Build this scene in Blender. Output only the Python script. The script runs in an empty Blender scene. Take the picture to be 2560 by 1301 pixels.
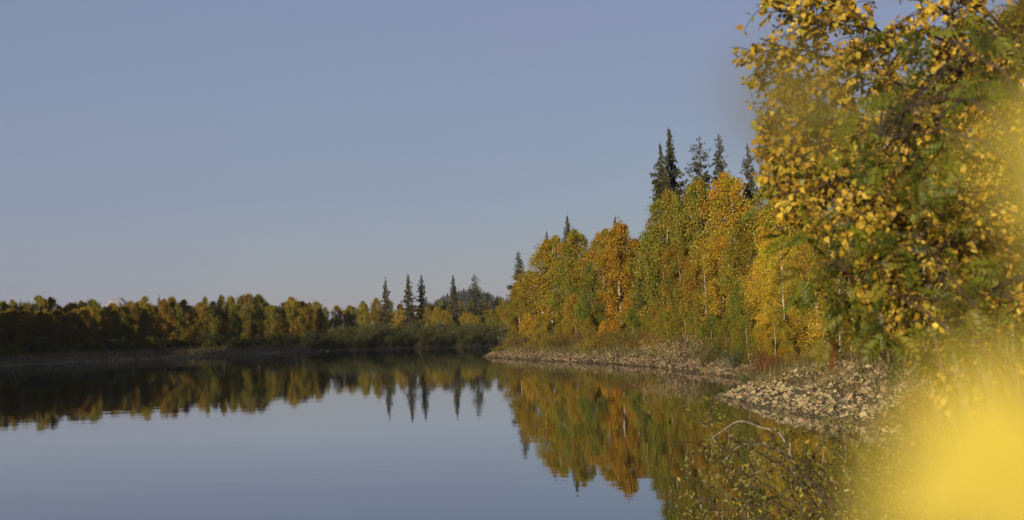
import bpy, bmesh, math, random
import numpy as np
from mathutils import Vector, Matrix

# ------------------------------------------------------------------ camera
S = bpy.context.scene
COL = S.collection
CAM = np.array([0.0, 0.0, 3.0])
FPX, CX, CY = 3555.0, 1280.0, 650.5
PITCH, ROLL = math.radians(2.955), math.radians(2.0)
_f = np.array([0, math.cos(PITCH), math.sin(PITCH)])
_r0 = np.array([1.0, 0, 0])
_u0 = np.cross(_r0, _f)
_r = _r0 * math.cos(ROLL) - _u0 * math.sin(ROLL)
_u = _u0 * math.cos(ROLL) + _r0 * math.sin(ROLL)
cd = bpy.data.cameras.new('camera')
cam = bpy.data.objects.new('camera', cd)
COL.objects.link(cam)
m = Matrix.Identity(4)
for i in range(3):
    m[i][0], m[i][1], m[i][2], m[i][3] = _r[i], _u[i], -_f[i], CAM[i]
cam.matrix_world = m
cd.sensor_width = 36.0
cd.lens = 50.0
cd.clip_start = 0.02
cd.clip_end = 60000
cd.dof.use_dof = True
cd.dof.focus_distance = 45.0
cd.dof.aperture_fstop = 5.0
S.camera = cam

# ------------------------------------------------------------------ sky, sun, exposure
SUN_EL, SUN_AZ = math.radians(5.5), math.radians(22)   # light comes from behind, to the left
w = bpy.data.worlds.new('World')
S.world = w
w.use_nodes = True
nt = w.node_tree
nt.nodes.clear()
sky = nt.nodes.new('ShaderNodeTexSky')
sky.sky_type = 'NISHITA'
sky.sun_disc = False
sky.sun_elevation = SUN_EL
sky.sun_rotation = math.pi + SUN_AZ
sky.altitude = 0
sky.air_density = 1.0
sky.dust_density = 0.3
sky.ozone_density = 2.5
hsv = nt.nodes.new('ShaderNodeHueSaturation')
hsv.inputs['Saturation'].default_value = 0.9
bg = nt.nodes.new('ShaderNodeBackground')
bg.inputs['Strength'].default_value = 0.098
wo = nt.nodes.new('ShaderNodeOutputWorld')
nt.links.new(sky.outputs[0], hsv.inputs['Color'])
thin = nt.nodes.new('ShaderNodeMix'); thin.data_type = 'RGBA'; thin.inputs[0].default_value = 0.62   # thin high veil evens the blue out
thin.inputs[7].default_value = (2.05, 2.10, 3.35, 1)
tcw = nt.nodes.new('ShaderNodeTexCoord'); mpw = nt.nodes.new('ShaderNodeMapping'); mpw.inputs['Scale'].default_value = (1.2, 1.2, 7.0); mpw.inputs['Rotation'].default_value = (0.0, 0.25, 0.0)
nzw = nt.nodes.new('ShaderNodeTexNoise'); nzw.inputs['Scale'].default_value = 2.2; nzw.inputs['Detail'].default_value = 5
mrw = nt.nodes.new('ShaderNodeMapRange'); mrw.inputs['From Min'].default_value = 0.3; mrw.inputs['From Max'].default_value = 0.75
mrw.inputs['To Min'].default_value = 0.56; mrw.inputs['To Max'].default_value = 0.70
nt.links.new(tcw.outputs['Generated'], mpw.inputs['Vector']); nt.links.new(mpw.outputs[0], nzw.inputs['Vector'])
nt.links.new(nzw.outputs['Fac'], mrw.inputs['Value']); nt.links.new(mrw.outputs[0], thin.inputs[0])
nt.links.new(hsv.outputs[0], thin.inputs[6])
nt.links.new(thin.outputs[2], bg.inputs['Color'])
nt.links.new(bg.outputs[0], wo.inputs['Surface'])
sd = bpy.data.lights.new('sun', 'SUN')
sd.energy = 5.0
sd.angle = math.radians(0.53)
sd.color = (1.0, 0.84, 0.62)
sun = bpy.data.objects.new('sun', sd)
COL.objects.link(sun)
LD = Vector((math.sin(SUN_AZ) * math.cos(SUN_EL), math.cos(SUN_AZ) * math.cos(SUN_EL), -math.sin(SUN_EL)))
sun.rotation_euler = LD.to_track_quat('-Z', 'Y').to_euler()
sun.location = (-60, -60, 60)
S.view_settings.view_transform = 'Standard'
S.view_settings.look = 'None'
S.view_settings.exposure = 0.4
S.view_settings.gamma = 1.0
S.view_settings.use_curve_mapping = False
S.render.engine = 'CYCLES'
S.cycles.use_denoising = True
try:
    S.cycles.denoiser = 'OPENIMAGEDENOISE'
except Exception:
    pass
S.cycles.max_bounces = 8
S.cycles.diffuse_bounces = 3
S.cycles.glossy_bounces = 3
S.cycles.transmission_bounces = 4
S.cycles.transparent_max_bounces = 8
S.cycles.volume_bounces = 0
S.cycles.sample_clamp_indirect = 4.0
S.cycles.caustics_reflective = False
S.cycles.caustics_refractive = False

# ------------------------------------------------------------------ helpers
def at(px, py, D):
    """point seen at photo pixel (px, py) at depth D metres"""
    d = _f + _r * (px - CX) / FPX - _u * (py - CY) / FPX
    return CAM + d / d[1] * D

def proj(P):
    q = np.atleast_2d(P) - CAM
    z = q @ _f
    return CX + FPX * (q @ _r) / z, CY - FPX * (q @ _u) / z, z

def mesh(name, V, F, mat=None, col=None, smooth=False):
    V = np.asarray(V, dtype=np.float32).reshape(-1, 3)
    me = bpy.data.meshes.new(name)
    if isinstance(F, np.ndarray):
        n, k = F.shape
        me.vertices.add(len(V)); me.vertices.foreach_set('co', V.ravel())
        me.loops.add(n * k); me.loops.foreach_set('vertex_index', F.astype(np.int32).ravel())
        me.polygons.add(n)
        me.polygons.foreach_set('loop_start', np.arange(0, n * k, k, dtype=np.int32))
        me.polygons.foreach_set('loop_total', np.full(n, k, dtype=np.int32))
        me.update(calc_edges=True)
    else:
        me.from_pydata([tuple(v) for v in V.tolist()], [], F)
    if col is not None:
        a = me.color_attributes.new('col', 'FLOAT_COLOR', 'POINT')
        c4 = np.ones((len(V), 4), dtype=np.float32); c4[:, :3] = col
        a.data.foreach_set('color', c4.ravel())
    if smooth:
        me.polygons.foreach_set('use_smooth', np.ones(len(me.polygons), dtype=bool))
    if mat: me.materials.append(mat)
    return me

def add(name, me, parent=None, loc=(0, 0, 0), rot=(0, 0, 0), sc=1.0, color=None, **tags):
    o = bpy.data.objects.new(name, me)
    COL.objects.link(o)
    o.location = loc; o.rotation_euler = rot
    o.scale = (sc, sc, sc) if np.isscalar(sc) else sc
    if parent: o.parent = parent
    if color is not None: o.color = (*color, 1.0)
    for k, v in tags.items(): o[k] = v
    return o

def unit(v):
    return v / np.maximum(np.linalg.norm(v, axis=-1, keepdims=True), 1e-9)

def rnd_dirs(rng, n):
    return unit(rng.normal(size=(n, 3)))

def tube(pts, rad, sides=6):
    pts = np.asarray(pts, float); n = len(pts)
    rad = np.broadcast_to(np.asarray(rad, float), (n,))
    t = unit(np.gradient(pts, axis=0))
    ref = np.where(np.abs(t[:, 2:3]) > 0.9, np.array([[1.0, 0, 0]]), np.array([[0, 0, 1.0]]))
    a = unit(np.cross(t, ref)); b = np.cross(t, a)
    ang = np.linspace(0, 2 * np.pi, sides, endpoint=False)
    V = (pts[:, None] + rad[:, None, None] * (np.cos(ang)[None, :, None] * a[:, None] + np.sin(ang)[None, :, None] * b[:, None])).reshape(-1, 3)
    F = []
    i = np.arange(n - 1)[:, None] * sides; j = np.arange(sides)[None]
    j2 = (j + 1) % sides
    F = np.stack([i + j, i + j2, i + sides + j2, i + sides + j], -1).reshape(-1, 4)
    return V, F

class Acc:
    def __init__(s): s.V, s.F, s.C, s.n = [], [], [], 0
    def add(s, V, F, C=None):
        s.V.append(V); s.F.append(F + s.n); s.n += len(V)
        if C is not None: s.C.append(np.broadcast_to(C, (len(V), 3)))
    def mesh(s, name, mat, smooth=False):
        return mesh(name, np.concatenate(s.V), np.concatenate(s.F), mat, np.concatenate(s.C) if s.C else None, smooth)

def spline(P, n):
    """Catmull-Rom through the points, n samples"""
    P = np.asarray(P, float)
    Q = np.concatenate([[2 * P[0] - P[1]], P, [2 * P[-1] - P[-2]]])
    out = []
    for t in np.linspace(0, len(P) - 1 - 1e-6, n):
        i = int(t); f = t - i
        p0, p1, p2, p3 = Q[i:i + 4]
        out.append(0.5 * ((2 * p1) + (-p0 + p2) * f + (2 * p0 - 5 * p1 + 4 * p2 - p3) * f * f + (-p0 + 3 * p1 - 3 * p2 + p3) * f ** 3))
    return np.array(out)

def diamonds(c, rng, size, flat=0.0, aspect=0.62):
    """small leaf-shaped quads at the points c"""
    n = len(c)
    nrm = rnd_dirs(rng, n); nrm[:, 2] *= (1 - flat)
    nrm = unit(nrm)
    u = unit(np.cross(nrm, rnd_dirs(rng, n))); v = np.cross(nrm, u)
    s = (size * rng.uniform(0.65, 1.35, n))[:, None] * 0.5
    bend = nrm * s * rng.uniform(-0.3, 0.3, (n, 1))
    V = np.stack([c - u * s, c + v * s * aspect + bend, c + u * s, c - v * s * aspect + bend], 1).reshape(-1, 3)
    F = np.arange(n * 4).reshape(-1, 4)
    return V, F

def value_noise(x, y, seed=0):
    def h(i, j):
        k = np.sin(i * 127.1 + j * 311.7 + seed * 74.7) * 43758.5453
        return k - np.floor(k)
    xi, yi = np.floor(x), np.floor(y); xf, yf = x - xi, y - yi
    xf = xf * xf * (3 - 2 * xf); yf = yf * yf * (3 - 2 * yf)
    return (h(xi, yi) * (1 - xf) + h(xi + 1, yi) * xf) * (1 - yf) + (h(xi, yi + 1) * (1 - xf) + h(xi + 1, yi + 1) * xf) * yf

# ------------------------------------------------------------------ materials
def new_mat(name):
    mt = bpy.data.materials.new(name); mt.use_nodes = True
    mt.node_tree.nodes.clear()
    N = mt.node_tree.nodes; L = mt.node_tree.links
    out = N.new('ShaderNodeOutputMaterial')
    return mt, N, L, out

def leaf_material(name, trans=0.35, gloss=0.03, rough=0.45, hue_noise=0.0, scale=3.0):
    mt, N, L, out = new_mat(name)
    at_ = N.new('ShaderNodeAttribute'); at_.attribute_name = 'col'
    oi = N.new('ShaderNodeObjectInfo')
    mul = N.new('ShaderNodeMix'); mul.data_type = 'RGBA'; mul.blend_type = 'MULTIPLY'; mul.inputs[0].default_value = 1
    L.new(at_.outputs['Color'], mul.inputs[6]); L.new(oi.outputs['Color'], mul.inputs[7])
    c = mul.outputs[2]
    if hue_noise:
        tc = N.new('ShaderNodeTexCoord'); nz = N.new('ShaderNodeTexNoise'); nz.inputs['Scale'].default_value = scale
        nz.inputs['Detail'].default_value = 4
        L.new(tc.outputs['Object'], nz.inputs['Vector'])
        rp = N.new('ShaderNodeValToRGB')
        rp.color_ramp.elements[0].position = 0.35; rp.color_ramp.elements[0].color = (1 - hue_noise, 1 - hue_noise * 1.2, 1 - hue_noise, 1)
        rp.color_ramp.elements[1].position = 0.62; rp.color_ramp.elements[1].color = (1, 1, 1, 1)
        L.new(nz.outputs['Fac'], rp.inputs['Fac'])
        m2 = N.new('ShaderNodeMix'); m2.data_type = 'RGBA'; m2.blend_type = 'MULTIPLY'; m2.inputs[0].default_value = 1
        L.new(c, m2.inputs[6]); L.new(rp.outputs['Color'], m2.inputs[7]); c = m2.outputs[2]
    d = N.new('ShaderNodeBsdfDiffuse'); t = N.new('ShaderNodeBsdfTranslucent')
    L.new(c, d.inputs['Color']); L.new(c, t.inputs['Color'])
    mx = N.new('ShaderNodeMixShader'); mx.inputs[0].default_value = trans
    L.new(d.outputs[0], mx.inputs[1]); L.new(t.outputs[0], mx.inputs[2])
    if gloss:
        g = N.new('ShaderNodeBsdfGlossy'); g.inputs['Roughness'].default_value = rough
        mg = N.new('ShaderNodeMixShader'); mg.inputs[0].default_value = gloss
        L.new(mx.outputs[0], mg.inputs[1]); L.new(g.outputs[0], mg.inputs[2])
        L.new(mg.outputs[0], out.inputs['Surface'])
    else:
        L.new(mx.outputs[0], out.inputs['Surface'])
    return mt

def noise_material(name, stops, scale=4.0, detail=8, rough=0.9, bump=0.0, bump_scale=None, attr=False, stretch=(1, 1, 1), use_obj_color=False, bump_dist=0.05):
    mt, N, L, out = new_mat(name)
    tc = N.new('ShaderNodeTexCoord'); mp = N.new('ShaderNodeMapping'); mp.inputs['Scale'].default_value = stretch
    L.new(tc.outputs['Object'], mp.inputs['Vector'])
    nz = N.new('ShaderNodeTexNoise'); nz.inputs['Scale'].default_value = scale; nz.inputs['Detail'].default_value = detail
    nz.inputs['Roughness'].default_value = 0.62
    L.new(mp.outputs[0], nz.inputs['Vector'])
    rp = N.new('ShaderNodeValToRGB'); e = rp.color_ramp.elements
    e[0].position, e[0].color = stops[0][0], (*stops[0][1], 1)
    e[1].position, e[1].color = stops[-1][0], (*stops[-1][1], 1)
    for p, c in stops[1:-1]:
        k = e.new(p); k.color = (*c, 1)
    L.new(nz.outputs['Fac'], rp.inputs['Fac'])
    c = rp.outputs['Color']
    def mulwith(sock):
        m2 = N.new('ShaderNodeMix'); m2.data_type = 'RGBA'; m2.blend_type = 'MULTIPLY'; m2.inputs[0].default_value = 1
        L.new(c, m2.inputs[6]); L.new(sock, m2.inputs[7]); return m2.outputs[2]
    if attr:
        a = N.new('ShaderNodeAttribute'); a.attribute_name = 'col'; c = mulwith(a.outputs['Color'])
    if use_obj_color:
        a = N.new('ShaderNodeObjectInfo'); c = mulwith(a.outputs['Color'])
    b = N.new('ShaderNodeBsdfPrincipled'); b.inputs['Roughness'].default_value = rough
    b.inputs['Specular IOR Level'].default_value = 0.25
    L.new(c, b.inputs['Base Color'])
    if bump:
        n2 = N.new('ShaderNodeTexNoise'); n2.inputs['Scale'].default_value = bump_scale or scale * 3; n2.inputs['Detail'].default_value = 6
        L.new(mp.outputs[0], n2.inputs['Vector'])
        bp = N.new('ShaderNodeBump'); bp.inputs['Strength'].default_value = bump; bp.inputs['Distance'].default_value = bump_dist
        L.new(n2.outputs['Fac'], bp.inputs['Height']); L.new(bp.outputs[0], b.inputs['Normal'])
    L.new(b.outputs[0], out.inputs['Surface'])
    return mt

M_LEAF = leaf_material('tree_leaves', 0.32, 0.02)
M_NEARLEAF = leaf_material('near_leaves', 0.28, 0.012, 0.4, hue_noise=0.35, scale=25.0)
M_NEEDLE = leaf_material('needles', 0.12, 0.02)
M_GRASS = leaf_material('grass_blades', 0.3, 0.02)
M_BIRCH = noise_material('birch_bark', [(0.38, (0.04, 0.03, 0.025)), (0.5, (0.30, 0.26, 0.21)), (0.7, (0.5, 0.46, 0.4))], 2.2, 6, 0.8, stretch=(1, 1, 3.5))
M_BARK = noise_material('dark_bark', [(0.3, (0.035, 0.026, 0.02)), (0.7, (0.11, 0.085, 0.065))], 9, 6, 0.95, bump=0.4)
M_TWIG = noise_material('twig_bark', [(0.3, (0.03, 0.02, 0.014)), (0.7, (0.085, 0.055, 0.036))], 20, 5, 0.8)
M_PALE = noise_material('pale_bark', [(0.3, (0.15, 0.125, 0.09)), (0.65, (0.31, 0.27, 0.2))], 30, 5, 0.75)
M_STONE = noise_material('stone', [(0.25, (0.12, 0.10, 0.075)), (0.5, (0.27, 0.23, 0.17)), (0.75, (0.42, 0.37, 0.28))], 3.0, 8, 0.92, bump=0.5, bump_scale=9, attr=True, use_obj_color=True)
M_GROUND = noise_material('bank_soil', [(0.25, (0.05, 0.04, 0.022)), (0.5, (0.12, 0.095, 0.045)), (0.62, (0.10, 0.10, 0.04)), (0.8, (0.19, 0.15, 0.08))], 0.9, 10, 0.95, bump=0.6, bump_scale=5)
M_HILL = noise_material('hill_soil', [(0.3, (0.03, 0.035, 0.02)), (0.7, (0.07, 0.07, 0.035))], 0.02, 8, 0.95)

def water_material():
    mt, N, L, out = new_mat('river_water')
    tc = N.new('ShaderNodeTexCoord')
    def noise(scale, stretch, detail=3, rough=0.5):
        mp = N.new('ShaderNodeMapping'); mp.inputs['Scale'].default_value = stretch
        L.new(tc.outputs['Object'], mp.inputs['Vector'])
        n = N.new('ShaderNodeTexNoise'); n.inputs['Scale'].default_value = scale; n.inputs['Detail'].default_value = detail
        n.inputs['Roughness'].default_value = rough
        L.new(mp.outputs[0], n.inputs['Vector']); return n.outputs['Fac']
    def bump(h, strength, dist, nrm=None):
        b = N.new('ShaderNodeBump'); b.inputs['Strength'].default_value = strength; b.inputs['Distance'].default_value = dist
        L.new(h, b.inputs['Height'])
        if nrm is not None: L.new(nrm, b.inputs['Normal'])
        return b.outputs[0]
    n1 = bump(noise(0.35, (1.0, 1.8, 1), 2), 1.0, 0.003)
    n2 = bump(noise(2.4, (0.8, 1.5, 1), 3), 1.0, 0.0004, n1)
    # patches where a breath of wind dulls the mirror
    patch = noise(0.02, (0.5, 2.2, 1), 3)
    mr = N.new('ShaderNodeMapRange'); mr.inputs['From Min'].default_value = 0.52; mr.inputs['From Max'].default_value = 0.72
    mr.inputs['To Min'].default_value = 0.012; mr.inputs['To Max'].default_value = 0.05
    L.new(patch, mr.inputs['Value'])
    g = N.new('ShaderNodeBsdfGlossy'); g.inputs['Color'].default_value = (0.93, 0.94, 0.96, 1)
    L.new(mr.outputs[0], g.inputs['Roughness']); L.new(n2, g.inputs['Normal'])
    d = N.new('ShaderNodeBsdfDiffuse'); d.inputs['Color'].default_value = (0.018, 0.02, 0.018, 1)
    fr = N.new('ShaderNodeFresnel'); fr.inputs['IOR'].default_value = 1.33; L.new(n1, fr.inputs['Normal'])
    m2 = N.new('ShaderNodeMapRange'); m2.inputs['From Min'].default_value = 0.02; m2.inputs['From Max'].default_value = 0.68
    m2.inputs['To Min'].default_value = 0.06; m2.inputs['To Max'].default_value = 0.87
    L.new(fr.outputs[0], m2.inputs['Value'])
    mx = N.new('ShaderNodeMixShader'); L.new(m2.outputs[0], mx.inputs[0]); L.new(d.outputs[0], mx.inputs[1]); L.new(g.outputs[0], mx.inputs[2])
    L.new(mx.outputs[0], out.inputs['Surface'])
    return mt
M_WATER = water_material()

# ------------------------------------------------------------------ terrain and river
RIVER = np.array([(-70, -260), (-66, -60), (-45, -14), (-20, -2), (-9, 2), (-3, 4), (0.6, 7), (2.2, 12), (5.0, 20), (8.0, 30), (10.2, 41),
    (9.1, 50), (8.4, 60), (10.5, 66), (12.9, 73), (12.7, 82), (11.9, 96), (11.0, 110), (7.4, 132), (2.2, 155), (-2.0, 178), (-3.8, 188), (-4.2, 200),
    (0, 215), (22, 228), (60, 236), (140, 260), (300, 300), (320, 400), (150, 352), (70, 340), (20, 344), (-5, 352), (-30, 375), (-51, 380),
    (-62, 368), (-84, 338), (-104, 290), (-124, 258), (-150, 225), (-152, 180), (-122, 140), (-95, 115), (-86, 80), (-92, 45), (-130, 5), (-150, -60), (-150, -260)], float)

def shore_dist(x, y):
    """positive on land"""
    P = np.stack([x, y], -1).reshape(-1, 2)
    d2 = np.full(len(P), 1e18); inside = np.zeros(len(P), bool)
    A = RIVER; B = np.roll(RIVER, -1, 0)
    for a, b in zip(A, B):
        ab = b - a; t = np.clip(((P - a) @ ab) / (ab @ ab), 0, 1)
        q = a + t[:, None] * ab
        d2 = np.minimum(d2, ((P - q) ** 2).sum(1))
        c = (a[1] > P[:, 1]) != (b[1] > P[:, 1])
        with np.errstate(divide='ignore', invalid='ignore'):
            xi = (b[0] - a[0]) * (P[:, 1] - a[1]) / (b[1] - a[1]) + a[0]
        inside ^= c & (P[:, 0] < xi)
    d = np.sqrt(d2); d[inside] *= -1
    return d.reshape(np.shape(x))

def ground_z(x, y):
    x = np.asarray(x, float); y = np.asarray(y, float)
    d = shore_dist(x, y)
    near = np.hypot(x, y) < 400
    d = d + (value_noise(x * 0.55, y * 0.55, 3) - 0.5) * 0.7 * (np.abs(d) < 25)
    land = np.interp(d, [0, 1.0, 3.0, 6.0, 14, 40, 120, 600], [0, 0.42, 1.1, 1.55, 2.5, 3.4, 5.0, 9.0])
    land = np.where((y > 240) & (d > 0), np.maximum(land, np.interp(d, [0, 0.5, 2.0, 4.0, 10, 40], [0, 0.35, 1.2, 2.0, 2.6, 3.4])), land)
    bed = np.interp(-d, [0, 1.5, 6, 20], [0, -0.5, -1.3, -3.0])
    z = np.where(d > 0, land + (value_noise(x * 0.8, y * 0.8, 1) - 0.5) * 0.25 * np.clip(d, 0, 1) + (value_noise(x * 0.07, y * 0.07, 2) - 0.5) * 0.8 * np.clip(d / 20, 0, 1), bed)
    # unseen wooded bluff on the left bank, shaped to shade the far shore
    b = np.exp(-((y - 78) / 30.0) ** 2) * np.interp(x, [-330, -240, -205, -196, -186, -160, -120, -100, -88], [0, 0.8, 0.84, 0.88, 1.06, 1.1, 0.95, 0.7, 0])
    z = z + b * 19.0 * np.clip(d / 14, 0, 1)
    return z

def gz(x, y): return float(ground_z(np.array([x]), np.array([y]))[0])

def axis(*segs):
    out = []
    for a, b, s in segs: out.append(np.arange(a, b, s))
    return np.concatenate(out + [[segs[-1][1]]])
xs = axis((-2400, -400, 200), (-400, -150, 8), (-150, -20, 2.5), (-20, 30, 0.75), (30, 100, 2), (100, 400, 10), (400, 2400, 200))
ys = axis((-400, -20, 10), (-20, 100, 0.75), (100, 420, 2.5), (420, 1000, 20), (1000, 2600, 200))
X, Y = np.meshgrid(xs, ys)
Z = ground_z(X, Y)
nx, ny = len(xs), len(ys)
idx = np.arange(nx * ny).reshape(ny, nx)
F = np.stack([idx[:-1, :-1], idx[:-1, 1:], idx[1:, 1:], idx[1:, :-1]], -1).reshape(-1, 4)
add('ground', mesh('ground', np.stack([X, Y, Z], -1), F, M_GROUND, smooth=True), kind='structure')
wq = np.array([(-500, -390, 0), (500, -390, 0), (500, 700, 0), (-500, 700, 0)], float)
add('water', mesh('water', wq, np.array([[0, 1, 2, 3]]), M_WATER), kind='structure')

# distant hill with its forest
hx = np.linspace(-260, 900, 60); hy = np.linspace(1350, 2100, 40)
HX, HY = np.meshgrid(hx, hy)
def hill_h(x, y):
    r = np.exp(-((x + 58) / 62.0) ** 2) * 44 + np.exp(-((x - 150) / 150.0) ** 2) * 38
    return r * np.exp(-((y - 1650) / 190.0) ** 2) + (value_noise(x * 0.02, y * 0.02, 5) - 0.5) * 5
HZ = hill_h(HX, HY)
hidx = np.arange(HX.size).reshape(HX.shape)
HF = np.stack([hidx[:-1, :-1], hidx[:-1, 1:], hidx[1:, 1:], hidx[1:, :-1]], -1).reshape(-1, 4)
hill = add('hill', mesh('hill', np.stack([HX, HY, HZ], -1), HF, M_HILL, smooth=True), kind='structure')

# ------------------------------------------------------------------ tree generators (geometry only)
def birch_geo(seed, H=13.0, R=2.6, base=0.1, n_limb=34, subs=6, per=46, leaf=0.15, top_sparse=0.0, patch=0.42, peak=0.42, wood_sides=6, spread=0.30):
    rng = np.random.default_rng(seed)
    wood, crown = Acc(), Acc()
    zt = np.linspace(0, 1, 9)
    wob = np.cumsum(rng.normal(size=(9, 2)) * 0.012 * H, 0) * 0.6
    lean = rng.normal(size=2) * 0.02 * H
    T = np.stack([wob[:, 0] + lean[0] * zt, wob[:, 1] + lean[1] * zt, zt * H * 0.97], 1); T[0, :2] = 0
    T[0, 2] = -0.4
    V, F = tube(T, np.interp(zt, [0, 0.1, 1], [0.0125 * H, 0.0105 * H, 0.0016 * H]), wood_sides)
    wood.add(V, F)
    CC, CT = [], []
    for i in range(n_limb):
        t = base + (0.985 - base) * ((i + rng.uniform(0, 0.9)) / n_limb) ** 0.92
        p0 = np.array([np.interp(t, zt, T[:, k]) for k in range(3)])
        az = i * 2.399 + rng.normal() * 0.5
        if t < peak: env = 0.62 + 0.38 * (t - base) / max(peak - base, 0.01)
        else: env = max(0.10, (1 - ((t - peak) / (1.02 - peak)) ** 1.7))
        Ln = R * env * rng.uniform(0.72, 1.22)
        up = rng.uniform(0.5, 1.15) + 0.5 * max(0, t - 0.6)
        dirh = np.array([math.cos(az), math.sin(az), 0])
        s = np.linspace(0, 1, 5)
        droop = rng.uniform(0.25, 0.65)
        pts = p0 + Ln * (s[:, None] * dirh + np.outer(up * s - droop * up * s ** 2.2, [0, 0, 1]))
        V, F = tube(pts, np.linspace(0.0042 * H * (1.1 - t), 0.0011 * H, 5) + 0.003, 4)
        wood.add(V, F)
        ltint = rng.normal()
        for k in range(subs):
            s0 = rng.uniform(0.22, 1.0)
            q0 = np.array([np.interp(s0, s, pts[:, c]) for c in range(3)])
            dd = unit(dirh * 0.7 + rng.normal(size=3) * 0.75 + np.array([0, 0, rng.uniform(-0.5, 0.6)]))
            l2 = Ln * rng.uniform(0.22, 0.5) * (1.1 - 0.45 * s0) + 0.15
            s2 = np.linspace(0, 1, 4)
            sp = q0 + l2 * (np.outer(s2, dd) - np.outer(0.55 * s2 ** 2, [0, 0, 1]))
            V, F = tube(sp, np.linspace(0.0012 * H, 0.0005 * H, 4), 3)
            wood.add(V, F)
            n = int(per * rng.uniform(0.5, 1.5) * (1 - top_sparse * np.clip((t - 0.72) * 6, 0, 1)))
            if n < 1: continue
            tt = rng.uniform(0, 1.1, n)
            c = np.stack([np.interp(tt, s2, sp[:, a]) for a in range(3)], 1)
            sig = spread * (0.55 + 0.45 * Ln / R)
            g = rng.normal(size=(n, 3)) * sig * np.array([0.8, 0.8, 1.0]); g[:, 2] -= np.abs(rng.normal(size=n)) * sig * 0.5
            CC.append(c + g)
            CT.append(np.stack([np.full(n, ltint * 0.6 + rng.normal() * 0.7), rng.normal(size=n)], 1))
    c = np.concatenate(CC); tt = np.concatenate(CT)
    V, F = diamonds(c, rng, leaf)
    green = np.clip(0.5 + tt[:, 0] * patch + tt[:, 1] * 0.22, 0, 1)
    bright = np.clip(1.0 + tt[:, 1] * 0.22 + rng.normal(size=len(c)) * 0.12, 0.45, 1.7)
    colr = np.stack([bright * (1.18 - 0.45 * green), bright * (0.92 + 0.12 * green), bright * (0.9 + 0.2 * green)], 1)
    crown.add(V, F, np.repeat(colr, 4, 0))
    return wood, crown

def spruce_geo(seed, H=20.0, R=2.2, n_br=420, leaf=0.36, base=0.06, per=14, droop=0.5, power=1.0, gaps=0.2):
    """conical crown of single drooping boughs; whole sectors are thinned so that the outline is ragged"""
    rng = np.random.default_rng(seed)
    wood, crown = Acc(), Acc()
    zt = np.linspace(0, 1, 6)
    T = np.stack([rng.normal(size=6) * 0.003 * H, rng.normal(size=6) * 0.003 * H, zt * H], 1); T[0] = (0, 0, -0.4)
    V, F = tube(T, np.linspace(0.010 * H, 0.0012 * H, 6), 6); wood.add(V, F)
    C, U, Sz, TT = [], [], [], []
    ph = rng.uniform(0, 6.28, 8)
    for i in range(n_br):
        t = base + (0.99 - base) * ((i + rng.uniform()) / n_br) ** 0.8
        az = rng.uniform(0, 6.283)
        # slow ragged variation of bough length round and up the tree
        rag = 1 + 0.24 * math.sin(3 * az + 9 * t + ph[0]) + 0.3 * math.sin(2 * az - 17 * t + ph[1]) + 0.28 * math.sin(az * 4 + 41 * t + ph[2])
        if rng.uniform() < gaps * (1.6 - rag): continue
        env = (1.01 - t) ** power
        Ln = R * env * max(0.25, rag) * rng.uniform(0.7, 1.15) + 0.005 * H * (0.4 + 1.6 * (1 - t))
        dr = droop * rng.uniform(0.6, 1.4) * (1.15 - t)
        dh = np.array([math.cos(az), math.sin(az), 0]); side = np.array([-math.sin(az), math.cos(az), 0])
        s = np.linspace(0, 1, 4)
        pts = np.outer(s * Ln, dh) + np.outer(t * H + Ln * (0.35 * t * s - dr * 1.3 * s + dr * 0.8 * s ** 2.6), [0, 0, 1])
        V, F = tube(pts, np.linspace(0.018, 0.005, 4), 3); wood.add(V, F)
        n = max(4, int(per * (0.3 + 1.2 * Ln / R)))
        q = rng.uniform(0.1, 1.05, n) ** 0.8
        c = np.stack([np.interp(q, s, pts[:, k]) for k in range(3)], 1)
        wd = rng.normal(size=n) * 0.17 * Ln * (1.15 - q * 0.85)
        c = c + wd[:, None] * side; c[:, 2] -= np.abs(rng.normal(size=n)) * 0.35 * leaf + np.abs(wd) * 0.4
        u = unit(dh * rng.uniform(0.2, 0.9, (n, 1)) + side * np.sign(wd)[:, None] * rng.uniform(0.1, 0.7, (n, 1)) + np.outer(-rng.uniform(0.2, 1.1, n), [0, 0, 1]) + rng.normal(size=(n, 3)) * 0.25)
        C.append(c); U.append(u); Sz.append(leaf * rng.uniform(0.5, 1.4, n) * min(1, 0.35 + 2.6 * (1 - t))); TT.append(np.full(n, rng.normal()))
    n = 12; c = np.stack([np.zeros(n), np.zeros(n), H * np.linspace(0.955, 1.0, n)], 1) + rng.normal(size=(n, 3)) * 0.03
    C.append(c); U.append(unit(rng.normal(size=(n, 3)) * 0.5 + [0, 0, 1])); Sz.append(np.full(n, leaf * 0.35)); TT.append(np.zeros(n))
    C, U, Sz, TT = np.concatenate(C), np.concatenate(U), np.concatenate(Sz), np.concatenate(TT)
    n = len(C); v = unit(np.cross(U, rnd_dirs(rng, n))); s = Sz[:, None]
    V = np.stack([C - U * s * 0.5, C + v * s * 0.26, C + U * s * 0.6, C - v * s * 0.26], 1).reshape(-1, 3)
    br = np.clip(1 + TT * 0.18 + rng.normal(size=n) * 0.2, 0.4, 1.8)
    crown.add(V, np.arange(n * 4).reshape(-1, 4), np.repeat(np.stack([br, br, br], 1), 4, 0))
    return wood, crown

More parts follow.
